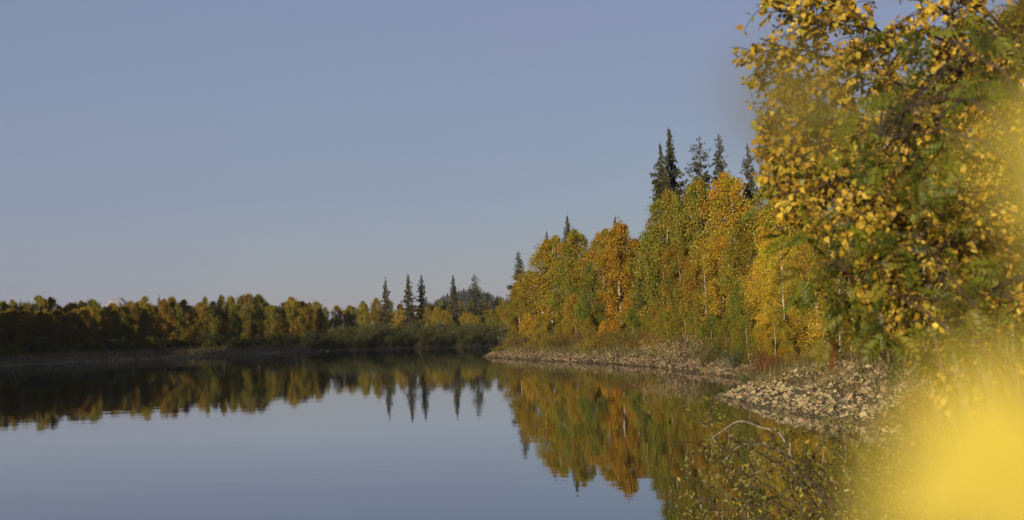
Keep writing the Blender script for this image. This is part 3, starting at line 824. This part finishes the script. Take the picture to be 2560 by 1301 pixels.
def grass(name, label, q, rg, h, wdt, cols, lean=0.5):
    P = np.stack([q[:, 0], q[:, 1], ground_z(q[:, 0], q[:, 1]) - 0.02], 1)
    P = P[P[:, 2] > 0.12]
    V, F, k = blades(P, rg, h, wdt, lean)
    c = np.array(cols)[rg.integers(0, len(cols), len(P))] * np.clip(1 + rg.normal(size=(len(P), 1)) * 0.25, 0.4, 1.7)
    o = add(name, mesh(name, V, F, M_GRASS, np.repeat(c, k, 0)), kind='stuff', label=label, category='grass')
STRAW = [(0.36, 0.27, 0.12), (0.28, 0.2, 0.07), (0.2, 0.17, 0.05), (0.14, 0.13, 0.035), (0.3, 0.2, 0.06)]
OLIVEG = [(0.13, 0.12, 0.03), (0.2, 0.16, 0.05), (0.09, 0.1, 0.025), (0.22, 0.15, 0.06)]
q = along(RIVER[12:23], rg, 22000, 1.2, 11.0)
grass('headland_grass', 'dull brown green grass on the headland bank above the stones', q, rg, 0.75, 0.02, OLIVEG)
q = along(RIVER[9:14], rg, 16000, 1.5, 13.0)
grass('point_grass', 'dry brown grass growing among and behind the stones of the point', q, rg, 0.42, 0.012, OLIVEG + STRAW[:2], 0.9)
yy = 3.5 + 37 * rg.uniform(0, 1, 27000) ** 1.4; xx = np.interp(yy, [3.5, 12, 20, 30, 41], [0, 2.6, 5.4, 8.4, 10.6]) + rg.uniform(0, 1, len(yy)) ** 1.3 * (0.34 * yy + 3) + 0.25
grass('bank_grass', 'tall golden dry grass on the near right bank', np.stack([xx, yy], 1), rg, 0.85, 0.0055, STRAW, 0.6)
q = along(RIVER[31:39], rg, 13000, 0.25, 8.0)
grass('far_grass', 'dark grass along the foot of the far shore trees', q, rg, 1.0, 0.06, OLIVEG)

# ------------------------------------------------------------------ foreground foliage
def leaf_shape(name, outline, mat, fold=0.18, curl=0.12, stalk=0.35):
    """outline: (along, halfwidth) from base to tip, unit length"""
    V, F = [], []
    n = len(outline)
    for s, h in outline:
        z = -curl * s * s
        V += [(s, 0, z), (s, h, z + fold * h), (s, -h, z + fold * h)]
    for k in range(n - 1):
        a, b = 3 * k, 3 * k + 3
        F += [(a, b, b + 1, a + 1), (a, a + 2, b + 2, b)]
    k = len(V)
    V += [(-stalk, -0.012, 0.03), (-stalk, 0.012, 0.03), (0.02, 0.012, 0), (0.02, -0.012, 0)]
    F.append((k, k + 1, k + 2, k + 3))
    return mesh(name, V, F, mat, np.ones(3), smooth=True)
BL = [leaf_shape('birch_leaf', [(0, 0.05), (0.10, 0.30), (0.28, 0.41), (0.5, 0.36), (0.75, 0.17), (1, 0.0)], M_NEARLEAF, f, c) for f, c in [(0.15, 0.1), (0.4, 0.25), (-0.1, 0.3), (0.25, -0.15)]]
WL = [leaf_shape('willow_leaf', [(0, 0.02), (0.2, 0.15), (0.5, 0.21), (0.8, 0.12), (1, 0.0)], M_NEARLEAF, f, c, 0.12) for f, c in [(0.3, 0.15), (0.5, 0.3), (-0.2, 0.2)]]
def leaf_arr(me):
    V = np.array([v.co[:] for v in me.vertices]); F = np.array([tuple(p.vertices) for p in me.polygons]); return V, F

def orient(xdir, up, roll):
    x = unit(np.asarray(xdir, float)); y = unit(np.cross(up, x)); z = np.cross(x, y)
    c, s = math.cos(roll), math.sin(roll)
    return np.stack([x, c * y + s * z, -s * y + c * z], 1)

class Foliage:
    """leaves of one plant: the 300 that show largest become single parts, the others one mass"""
    def __init__(s, shapes, rest='small_leaves', name='leaf'): s.sh = shapes; s.L = []; s.rest = rest; s.name = name
    def leaf(s, p, xdir, size, color, rng):
        s.L.append((np.asarray(p), orient(xdir, rng.normal(size=3) * 0.7 + np.array([-0.25, -0.6, 0.75]), rng.normal() * 0.5), size, color, int(rng.integers(0, len(s.sh)))))
    def build(s, root, limit=300):
        P = np.array([l[0] for l in s.L]); px, py, z = proj(P)
        sc = np.array([l[2] for l in s.L]) / np.maximum(z, 0.05) * ((px > -40) & (px < 2600) & (py > -40) & (py < 1340))
        order = np.argsort(-sc); a = Acc()
        arr = [leaf_arr(m_) for m_ in s.sh]
        base = np.array(root.location)
        for r, i in enumerate(order):
            p, R_, size, color, k = s.L[i]
            if r < limit:
                o = bpy.data.objects.new(s.name, s.sh[k]); COL.objects.link(o); o.parent = root
                M = Matrix.Identity(4)
                for q_ in range(3):
                    for r_ in range(3): M[q_][r_] = R_[q_, r_] * size
                    M[q_][3] = p[q_] - base[q_]
                o.matrix_basis = M; o.color = (*color, 1)
            else:
                V, F = arr[k]; a.add(V @ R_.T * size + p - base, F, np.array(color))
        if a.V:
            V = np.concatenate(a.V); 
            add(s.rest, a.mesh(s.rest, s.sh[0].materials[0], True), root, kind='stuff')

def root_at(name, loc, label, cat, group=None):
    e = bpy.data.objects.new(name, None); COL.objects.link(e); e.location = loc; e['label'] = label; e['category'] = cat
    if group: e['group'] = group
    return e

BY = [(0.56, 0.39, 0.038), (0.52, 0.34, 0.03), (0.42, 0.26, 0.024), (0.36, 0.30, 0.03), (0.64, 0.48, 0.07), (0.22, 0.13, 0.016)]
def in_region(P, left):
    px, py, z = proj(P); return px[0] > np.interp(py[0], left[0], left[1])

# -- hanging birch: trunk just outside the right edge of the picture
rng = np.random.default_rng(77)
tx, ty = 3.05, 7.0
tz = gz(tx, ty)
broot = root_at('hanging_birch', (tx, ty, tz), 'birch whose yellow leafed branches hang in from the right in front of the wood', 'birch')
bo = np.array([tx, ty, tz])
wood = Acc(); fol = Foliage(BL, 'small_leaves', 'leaf')
trunk = np.array([(tx, ty, tz - 0.3), (tx + 0.05, ty, tz + 1.2), (tx - 0.04, ty + 0.05, tz + 2.6), (tx + 0.06, ty, tz + 4.2), (tx + 0.02, ty, tz + 6.5)])
V, F = tube(trunk - bo, [0.11, 0.09, 0.075, 0.055, 0.02], 8)
tr = Acc(); tr.add(V, F)
add('trunk', tr.mesh('trunk', M_BIRCH, True), broot)
LIMBS = [  # (px, py, depth) way points
    [(2660, 300, 7.0), (2500, 200, 6.9), (2330, 160, 6.7), (2150, 160, 6.5), (2020, 125, 6.3), (1900, 100, 6.2)],
    [(2640, 240, 7.0), (2480, 90, 6.9), (2330, 20, 6.7), (2150, -30, 6.5), (2000, -20, 6.4)],
    [(2500, 200, 6.9), (2360, 225, 6.7), (2220, 210, 6.5), (2090, 230, 6.3), (1960, 270, 6.2), (1900, 330, 6.1)],
    [(2650, 430, 7.0), (2470, 250, 6.7), (2330, 300, 6.4), (2180, 330, 6.2), (2050, 380, 6.0), (1950, 440, 5.9)],
    [(2650, 470, 7.0), (2450, 400, 6.6), (2300, 430, 6.3), (2150, 440, 6.0), (2020, 470, 5.8), (1930, 500, 5.7)],
    [(2650, 500, 6.9), (2480, 470, 6.5), (2330, 540, 6.2), (2200, 530, 6.0), (2090, 560, 5.8)],
    [(2640, 520, 6.8), (2490, 580, 6.3), (2420, 620, 6.0), (2330, 620, 5.8), (2230, 640, 5.6), (2150, 670, 5.5)],
    [(2420, 620, 6.0), (2360, 690, 5.8), (2300, 720, 5.6), (2260, 790, 5.5)],
    [(2640, 700, 6.6), (2480, 720, 6.0), (2380, 790, 5.6), (2330, 850, 5.4), (2300, 910, 5.3)],
    [(2500, 200, 6.9), (2400, 120, 6.6), (2250, 80, 6.3), (2100, 60, 6.1), (1960, 30, 6.0)],
    [(2330, 160, 6.7), (2230, 110, 6.6), (2120, 20, 6.5), (2040, -40, 6.4)],
    [(2150, 160, 6.5), (2050, 190, 6.35), (1960, 200, 6.25), (1880, 180, 6.2)],
    [(2180, 330, 6.2), (2080, 300, 6.1), (1990, 330, 6.0), (1925, 400, 5.95)],
    [(2650, 320, 7.0), (2570, 150, 6.8), (2490, 50, 6.6), (2400, -30, 6.5)],
    [(2650, 600, 6.8), (2560, 500, 6.5), (2470, 520, 6.2), (2400, 560, 6.0)],
]
LEFT = ([-60, 0, 60, 110, 200, 300, 400, 470, 530, 600, 700, 800, 900, 960], [1905, 1912, 1850, 1815, 1848, 1885, 1885, 1895, 1930, 2015, 2110, 2200, 2260, 2330])
def twig(p, d, L, r, depth):
    n = 6; s = np.linspace(0, 1, n)
    wob = rng.normal(size=(n, 3)) * 0.03 * L * s[:, None]
    pts = p + L * (np.outer(s, d) - np.outer(0.30 * s ** 2, [0, 0, 1])) + wob
    ok = [in_region(q_, LEFT) for q_ in pts]
    if not all(ok):
        k = ok.index(False)
        if k < 3: return
        pts = spline(pts[:k], n)
    V, F = tube(pts - bo, np.linspace(r, 0.0012, n), 4); wood.add(V, F)
    nl = int(L / 0.015)
    tint = rng.integers(0, len(BY))
    for j in range(nl):
        t = rng.uniform(0.12, 1.0) * (n - 1); i = min(int(t), n - 2); q_ = pts[i] + (pts[i + 1] - pts[i]) * (t - i)
        dd = unit(rng.normal(size=3) * 0.7 + d * 0.3 + np.array([0, 0, -0.75]))
        sz = rng.uniform(0.019, 0.034)
        lp = q_ + dd * 0.4 * sz
        if not in_region(lp, LEFT): continue
        c = np.array(BY[tint if rng.uniform() < 0.5 else rng.integers(0, len(BY))]) * rng.uniform(0.75, 1.15)
        if rng.uniform() < 0.06: c = np.array((0.2, 0.25, 0.03))
        fol.leaf(lp, dd, sz, c, rng)
    if depth > 0:
        for j in range(int(3 + L * 4)):
            t = rng.uniform(0.15, 0.95) * (n - 1); i = min(int(t), n - 2); q_ = pts[i] + (pts[i + 1] - pts[i]) * (t - i)
            twig(q_, unit(d * 0.5 + rng.normal(size=3) * 0.65 + np.array([0, 0, -0.15])), L * rng.uniform(0.35, 0.65), r * 0.55, depth - 1)
for li, lm in enumerate(LIMBS):
    W = np.array([at(*q_) for q_ in lm])
    if lm[0][0] > 2600:      # joins the trunk
        zt_ = W[0][2] + 0.05
        W = np.concatenate([[[np.interp(zt_, trunk[:, 2], trunk[:, 0]), np.interp(zt_, trunk[:, 2], trunk[:, 1]), zt_]], W])
    n = 18; pts = spline(W, n)
    pts += rng.normal(size=pts.shape) * 0.012
    r0 = 0.017 if lm[0][0] > 2600 else 0.009
    V, F = tube(pts - bo, np.linspace(r0, 0.003, n), 6); wood.add(V, F)
    Ltot = np.linalg.norm(np.diff(pts, axis=0), axis=1).sum()
    for j in range(int(Ltot / 0.066)):
        t = rng.uniform(0.30, 1.0); i = min(int(t * (n - 1)), n - 2)
        d0 = unit(pts[i + 1] - pts[i])
        dirn = unit(d0 * 0.6 + rng.normal(size=3) * 0.6 + np.array([-0.1, 0, -0.2]))
        twig(pts[i], dirn, rng.uniform(0.12, 0.36), 0.0042, 1)
add('branches', wood.mesh('branches', M_TWIG, True), broot)
fol.build(broot)
print('hanging birch leaves', len(fol.L))

# -- rowan with feathery leaves, nearer than the birch
def rowan_leaf(name, seed):
    rg_ = np.random.default_rng(seed); V, F = [], []
    def q4(a, b, c_, d_):
        k = len(V); V.extend([a, b, c_, d_]); F.append((k, k + 1, k + 2, k + 3))
    def sp(s): return np.array([s, 0, -0.32 * s * s])
    for k in range(4):
        a, b = sp(k / 4 - 0.1), sp((k + 1) / 4 - 0.1); w_ = np.array([0, 0.006, 0]); q4(a - w_, b - w_, b + w_, a + w_)
    def leaflet(p, d, L):
        d = unit(d); sd_ = unit(np.cross(d, [0, 0, 1])) ; n_ = np.cross(sd_, d)
        w_ = L * 0.19
        pts = [p, p + d * L * 0.35 + sd_ * w_ + n_ * w_ * 0.4, p + d * L - n_ * L * 0.1, p + d * L * 0.35 - sd_ * w_ + n_ * w_ * 0.4, p + d * L * 0.4]
        k = len(V); V.extend(pts); F.append((k, k + 1, k + 2, k + 4)); F.append((k, k + 4, k + 2, k + 3))
    for i in range(6):
        s = 0.12 + i * 0.145; L = 0.36 * (0.8 + 0.35 * math.sin(math.pi * (i + 1) / 7)) 
        for sg in (-1, 1):
            d = np.array([0.45, sg, -0.25 - 0.35 * s]) + rg_.normal(size=3) * 0.12
            leaflet(sp(s), d, L)
    leaflet(sp(0.95), np.array([1, 0, -0.6]), 0.34)
    return mesh(name, np.array(V), F, M_NEARLEAF, np.ones(3), smooth=False)
RL = [rowan_leaf('rowan_leaf', 500 + i) for i in range(4)]
RG = [(0.15, 0.20, 0.018), (0.10, 0.14, 0.016), (0.22, 0.25, 0.02), (0.16, 0.14, 0.02), (0.32, 0.29, 0.03), (0.075, 0.105, 0.014), (0.24, 0.09, 0.02)]
def rowan(root_loc, label, clusters, stems, seed, size=(0.13, 0.18), group=None, dark=1.0):
    rg_ = np.random.default_rng(seed)
    root = root_at('rowan', root_loc, label, 'rowan', group); b0 = np.array(root_loc)
    wd = Acc(); fo = Foliage(RL, 'small_leaves', 'leaf')
    for st in stems:
        W = np.array([at(*q_) if len(q_) == 3 else q_[:3] for q_ in st])
        W = np.concatenate([[b0 + rg_.normal(size=3) * np.array([0.06, 0.06, 0]) - [0, 0, 0.1]], W])
        pts = spline(W, 22); pts += rg_.normal(size=pts.shape) * 0.006
        V, F = tube(pts - b0, np.linspace(0.008, 0.002, 22), 6); wd.add(V, F)
        for (px, py, D, rx, ry, n) in clusters:
            pass
    allpts = np.concatenate([spline(np.concatenate([[b0], [at(*q_) for q_ in st]]), 30)[8:] for st in stems])
    for (px, py, D, rx, ry, n) in clusters:
        made = 0
        while made < n:
            cxp, cyp = px + rg_.normal() * rx * 0.5, py + rg_.normal() * ry * 0.5
            hub = at(cxp, cyp, D + rg_.normal() * 0.25)
            near = allpts[np.argmin(((allpts - hub) ** 2).sum(1))]
            mid = (near + hub) / 2 + np.array([0, 0, 0.04])
            V, F = tube(spline([near, mid, hub], 6) - b0, np.linspace(0.0022, 0.001, 6), 4); wd.add(V, F)
            k = rg_.integers(3, 6)
            for j in range(k):
                dd = unit(rg_.normal(size=3) * 0.9 + np.array([-0.25, 0, -0.35]))
                c = np.array(RG[rg_.integers(0, len(RG) - (rg_.uniform() < 0.85))]) * rg_.uniform(0.7, 1.25) * dark
                fo.leaf(hub + dd * 0.02, dd, rg_.uniform(*size), c, rg_)
            made += k
    add('stems', wd.mesh('stems', M_TWIG, True), root); fo.build(root)
g1 = (1.95, 4.6, gz(1.95, 4.6))
rowan(g1, 'rowan with feathery leaves, green darkened for shade, in front of the bright yellow birch', [(2150, 640, 5.0, 120, 90, 34), (2090, 690, 5.2, 90, 60, 22), (2160, 770, 5.0, 110, 60, 30), (2260, 840, 4.8, 110, 50, 22), (2420, 740, 4.6, 90, 60, 15), (2380, 850, 4.5, 60, 40, 8), (2330, 610, 4.8, 100, 50, 11), (2540, 700, 4.0, 30, 80, 6)],
      [[(2520, 1000, 4.7), (2400, 850, 4.8), (2280, 760, 4.9), (2120, 680, 5.1)], [(2540, 1000, 4.6), (2450, 800, 4.7), (2380, 700, 4.8), (2300, 600, 4.9)], [(2500, 1060, 4.7), (2380, 930, 4.8), (2230, 870, 4.9), (2080, 830, 5.1)]], 1, (0.07, 0.095), dark=0.6)  # leaf colours toned down here, so the shade sits in the colour
g2 = (2.2, 4.0, gz(2.2, 4.0))
rowan(g2, 'rowan branch with light green leaves crossing the middle of the yellow birch', [(2180, 320, 4.6, 110, 60, 15), (2290, 270, 4.4, 110, 50, 14), (2110, 370, 4.7, 60, 30, 5), (2230, 400, 4.6, 90, 40, 10), (2400, 340, 4.2, 100, 60, 13), (2310, 440, 4.5, 60, 40, 5), (2350, 120, 5.2, 80, 60, 10), (2450, 110, 5.0, 110, 80, 23), (2530, 60, 4.8, 60, 60, 14), (2500, 260, 3.8, 60, 60, 10)],
      [[(2640, 700, 3.3), (2560, 450, 3.4), (2400, 340, 3.6), (2200, 340, 3.9)], [(2650, 600, 3.2), (2580, 300, 3.1), (2480, 160, 3.1), (2360, 100, 3.3)], [(2640, 640, 3.2), (2520, 330, 3.3), (2380, 250, 3.6), (2230, 280, 3.8)]], 2, (0.07, 0.10), dark=0.68)

# -- willow at the water's edge
rng = np.random.default_rng(91)
wx, wy = 2.65, 9.6
wroot = root_at('willow', (wx, wy, gz(wx, wy)), 'sparse olive willow leaning over the water at the bottom right', 'willow')
wb = np.array(wroot.location); wood = Acc(); pale = Acc(); fol = Foliage(WL, 'small_leaves', 'leaf')
WG = [(0.15, 0.165, 0.03), (0.10, 0.12, 0.025), (0.21, 0.20, 0.045), (0.24, 0.21, 0.04), (0.075, 0.095, 0.025), (0.25, 0.23, 0.11), (0.40, 0.31, 0.03)]
WLEFT = ([880, 960, 1000, 1060, 1110, 1160, 1220, 1301, 1500], [1740, 1690, 1690, 1710, 1690, 1700, 1640, 1615, 1615])
for i in range(44):
    tx_ = rng.uniform(1650, 2330); ty_ = rng.uniform(985, 1290) + 0.10 * max(0, 1900 - tx_)
    tip = at(tx_, ty_, rng.uniform(8.3, 10.6)); b = wb + np.array([rng.normal() * 0.35, rng.normal() * 0.35, -0.1])
    mid = b * 0.45 + tip * 0.55 + np.array([0, 0, 0.25 + 0.1 * rng.uniform()])
    pts = spline([b, mid, tip], 12) + rng.normal(size=(12, 3)) * 0.012
    V, F = tube(pts - wb, np.linspace(0.0055, 0.0015, 12), 5); wood.add(V, F)
    for j in range(9):
        k = rng.integers(4, 12); q0 = pts[k]; dd = unit(rng.normal(size=3) + [-0.2, 0, 0.25]); l2 = rng.uniform(0.15, 0.42)
        sp_ = q0 + np.outer(np.linspace(0, 1, 5), dd) * l2 + rng.normal(size=(5, 3)) * 0.008
        if not in_region(sp_[-1], WLEFT): continue
        V, F = tube(sp_ - wb, np.linspace(0.0032, 0.0012, 5), 3); wood.add(V, F)
        for l in range(int(l2 / 0.019)):
            q_ = sp_[min(4, int(rng.uniform(0.6, 5)))] + rng.normal(size=3) * 0.015
            if not in_region(q_, WLEFT): continue
            d2 = unit(rng.normal(size=3) * 0.7 + dd * 0.5 + [0, 0, 0.1])
            fol.leaf(q_, d2, rng.uniform(0.022, 0.040), np.array(WG[rng.integers(0, len(WG) - (rng.uniform() < 0.7))]) * rng.uniform(0.7, 1.3), rng)
for way in ([(1990, 1165, 9.5), (1950, 1085, 9.4), (1905, 1070, 9.35), (1850, 1053, 9.3), (1805, 1078, 9.25), (1772, 1102, 9.2)], [(1985, 1158, 9.5), (1935, 1120, 9.3), (1890, 1108, 9.2), (1845, 1118, 9.15), (1812, 1150, 9.1)]):
    W = [wb + [0.1, 0, 0], at(2070, 1260, 9.55)] + [at(*q_) for q_ in way]
    pts = spline(W, 26); rad = np.interp(np.linspace(0, 1, 26), [0, 0.5, 1], [0.010, 0.0075, 0.0022])
    V, F = tube(pts[:9] - wb, rad[:9], 6); wood.add(V, F)
    V, F = tube(pts[8:] - wb, rad[8:], 6); pale.add(V, F)
W = [wb, at(1950, 1120, 9.9), at(1860, 1060, 9.8), at(1780, 1000, 9.7)]
V, F = tube(spline(W, 14) - wb, np.linspace(0.005, 0.0016, 14), 5); wood.add(V, F)
add('stems', wood.mesh('stems', M_TWIG, True), wroot)
pb = add('bare_branches', pale.mesh('bare_branches', M_PALE, True), wroot, label='bare pale arching branches')
fol.build(wroot)
print('willow leaves', len(fol.L))

# -- dry stalks leaning in at the right
rng = np.random.default_rng(95)
def stalks(n, label, x0, x1, y0, y1):
    for i in range(n):
        a = at(rng.uniform(2380, 2700), 1330, rng.uniform(3.2, 5.0)); a[2] = gz(a[0], a[1]) - 0.03
        tip = at(rng.uniform(x0, x1), rng.uniform(y0, y1), a[1] + rng.uniform(-0.2, 0.4))
        mid = (a + tip) / 2 + np.array([0.05, 0, 0.12])
        V, F = tube(spline([a, mid, tip], 10) - a, np.linspace(0.0026, 0.0009, 10), 5)
        ac = Acc(); ac.add(V, F)
        add('dry_stalk', ac.mesh('dry_stalk', M_PALE, True), None, tuple(a), label=label, category='stalk', group='dry stalks at the right')
stalks(22, 'dry pale stalk leaning left from the grass at the right edge', 2300, 2600, 790, 960)

# -- birch sapling right beside the camera; its nearest leaves are far out of focus
def sapling():
    rg_ = np.random.default_rng(8)
    sx, sy = 0.18, 0.15
    loc = (sx, sy, gz(sx, sy)); root = root_at('birch_sapling', loc, 'out of focus yellow birch leaves close in front at the right', 'birch sapling'); b0 = np.array(loc)
    wd = Acc(); stem = np.array([loc, (sx + 0.02, sy, 2.2), (sx - 0.02, sy - 0.02, 2.8), (sx + 0.01, sy, 3.3), (sx - 0.03, sy, 3.7)]); stem[0, 2] -= 0.1
    V, F = tube(spline(stem, 14) - b0, np.linspace(0.009, 0.002, 14), 6); wd.add(V, F)
    leaves = [(2320, 1270, 0.11, 0.0135, 2.3, 1.1), (2470, 1170, 0.11, 0.016, 2.0, 1.15), (2600, 1290, 0.11, 0.020, 1.2, 1.15), (2440, 1080, 0.115, 0.0075, 2.6, 1.0), (2650, 380, 0.11, 0.013, 2.9, 1.0), (2690, 600, 0.11, 0.008, 3.4, 0.95), (1960, 245, 0.125, 0.0105, 3.5, 0.24)]  # last leaf's low factor puts its shade into the colour
    for px, py, D, size, ang, br in leaves:
        c = at(px, py, D)
        tgt = stem[np.argmin(np.abs(stem[:, 2] - (c[2] + 0.03)))]
        st_pt = np.array([np.interp(c[2] + 0.04, stem[:, 2], stem[:, 0]), sy, c[2] + 0.04])
        xd = unit(_r * math.cos(ang) - _u * math.sin(ang) * 0.9 + _f * 0.15)
        base = c - xd * size * 0.5
        V, F = tube(spline([st_pt, (st_pt + base) / 2 + [0, 0.02, 0.02], base - xd * size * 0.3], 8) - b0, np.linspace(0.0012, 0.0004, 8), 4); wd.add(V, F)
        R_ = orient(xd, np.array([-0.55, -0.75, 0.35]), 0)
        o = bpy.data.objects.new('leaf', BL[0]); COL.objects.link(o); o.parent = root
        M = Matrix.Identity(4)
        for a_ in range(3):
            for b_ in range(3): M[a_][b_] = R_[a_, b_] * size
            M[a_][3] = base[a_] - b0[a_]
        o.matrix_basis = M; o.color = (0.60 * br, 0.51 * br, 0.075 * br, 1)
    add('stem', wd.mesh('stem', M_TWIG, True), root)
sapling()

# ------------------------------------------------------------------ cloud low over the far wood
def cloud():
    rg_ = np.random.default_rng(4); D = 9000.0
    mt, N, L, out = new_mat('cloud_white')
    d = N.new('ShaderNodeBsdfDiffuse'); d.inputs['Color'].default_value = (0.25, 0.255, 0.275, 1); L.new(d.outputs[0], out.inputs['Surface'])
    bm = bmesh.new()
    for (px, py, r) in [(285, 762, 22), (300, 752, 17), (270, 765, 14), (318, 765, 20), (335, 770, 16), (355, 778, 18), (300, 785, 26), (335, 790, 26), (262, 778, 14), (378, 786, 14)]:
        c = at(px, py + 9, D + rg_.normal() * 60); rad = r * D / FPX
        bmesh.ops.create_icosphere(bm, subdivisions=4, radius=rad, matrix=Matrix.Translation(c))
    me = bpy.data.meshes.new('cloud'); bm.to_mesh(me); bm.free(); me.materials.append(mt)
    co = np.empty(len(me.vertices) * 3); me.vertices.foreach_get('co', co); co = co.reshape(-1, 3)
    ctr = co.mean(0)
    n = sum((value_noise(co[:, 0] / s + 9, co[:, 2] / s + co[:, 1] / s * 0.7, k) - 0.5) * s * 0.5 for k, s in enumerate((60, 25, 10)))
    co += unit(co - ctr) * n[:, None]
    me.vertices.foreach_set('co', (co - ctr).ravel()); me.polygons.foreach_set('use_smooth', np.ones(len(me.polygons), dtype=bool)); me.update()
    add('cloud', me, None, tuple(ctr), label='small white cumulus cloud low behind the far left trees', category='cloud')
cloud()

# ------------------------------------------------------------------ faint autumn haze
def haze():
    mt, N, L, out = new_mat('haze_air')
    v = N.new('ShaderNodeVolumePrincipled'); v.inputs['Color'].default_value = (0.82, 0.88, 1.0, 1); v.inputs['Density'].default_value = 0.00005; v.inputs['Anisotropy'].default_value = 0.1
    L.new(v.outputs[0], out.inputs['Volume'])
    x0, x1, y0, y1, z0, z1 = -2500, 2500, -500, 2700, -6, 95
    V = [(x, y, z) for z in (z0, z1) for y in (y0, y1) for x in (x0, x1)]
    Fq = [(0, 2, 3, 1), (4, 5, 7, 6), (0, 1, 5, 4), (2, 6, 7, 3), (0, 4, 6, 2), (1, 3, 7, 5)]
    add('haze', mesh('haze', V, Fq, mt), kind='stuff', label='thin pale haze in the air over the river', category='haze')
haze()

# ------------------------------------------------------------------ labels: tell look-alikes apart by their order in the row
def number_labels():
    ords = ['first', 'second', 'third', 'fourth', 'fifth', 'sixth', 'seventh', 'eighth', 'ninth', 'tenth', 'eleventh', 'twelfth', 'thirteenth', 'fourteenth', 'fifteenth']
    by = {}
    for o in COL.objects:
        if o.parent is None and 'label' in o and 'category' in o: by.setdefault(o['label'], []).append(o)
    for lab, obs in by.items():
        if len(obs) < 2 or len(obs) > len(ords) or 'half hidden' in lab: continue
        obs.sort(key=lambda o: proj(np.array(o.location))[0][0])
        for k, o in enumerate(obs):
            t = lab + ', ' + ('leftmost' if k == 0 else 'rightmost' if k == len(obs) - 1 else ords[k] + ' from left')
            if len(t.split()) <= 16: o['label'] = t
number_labels()
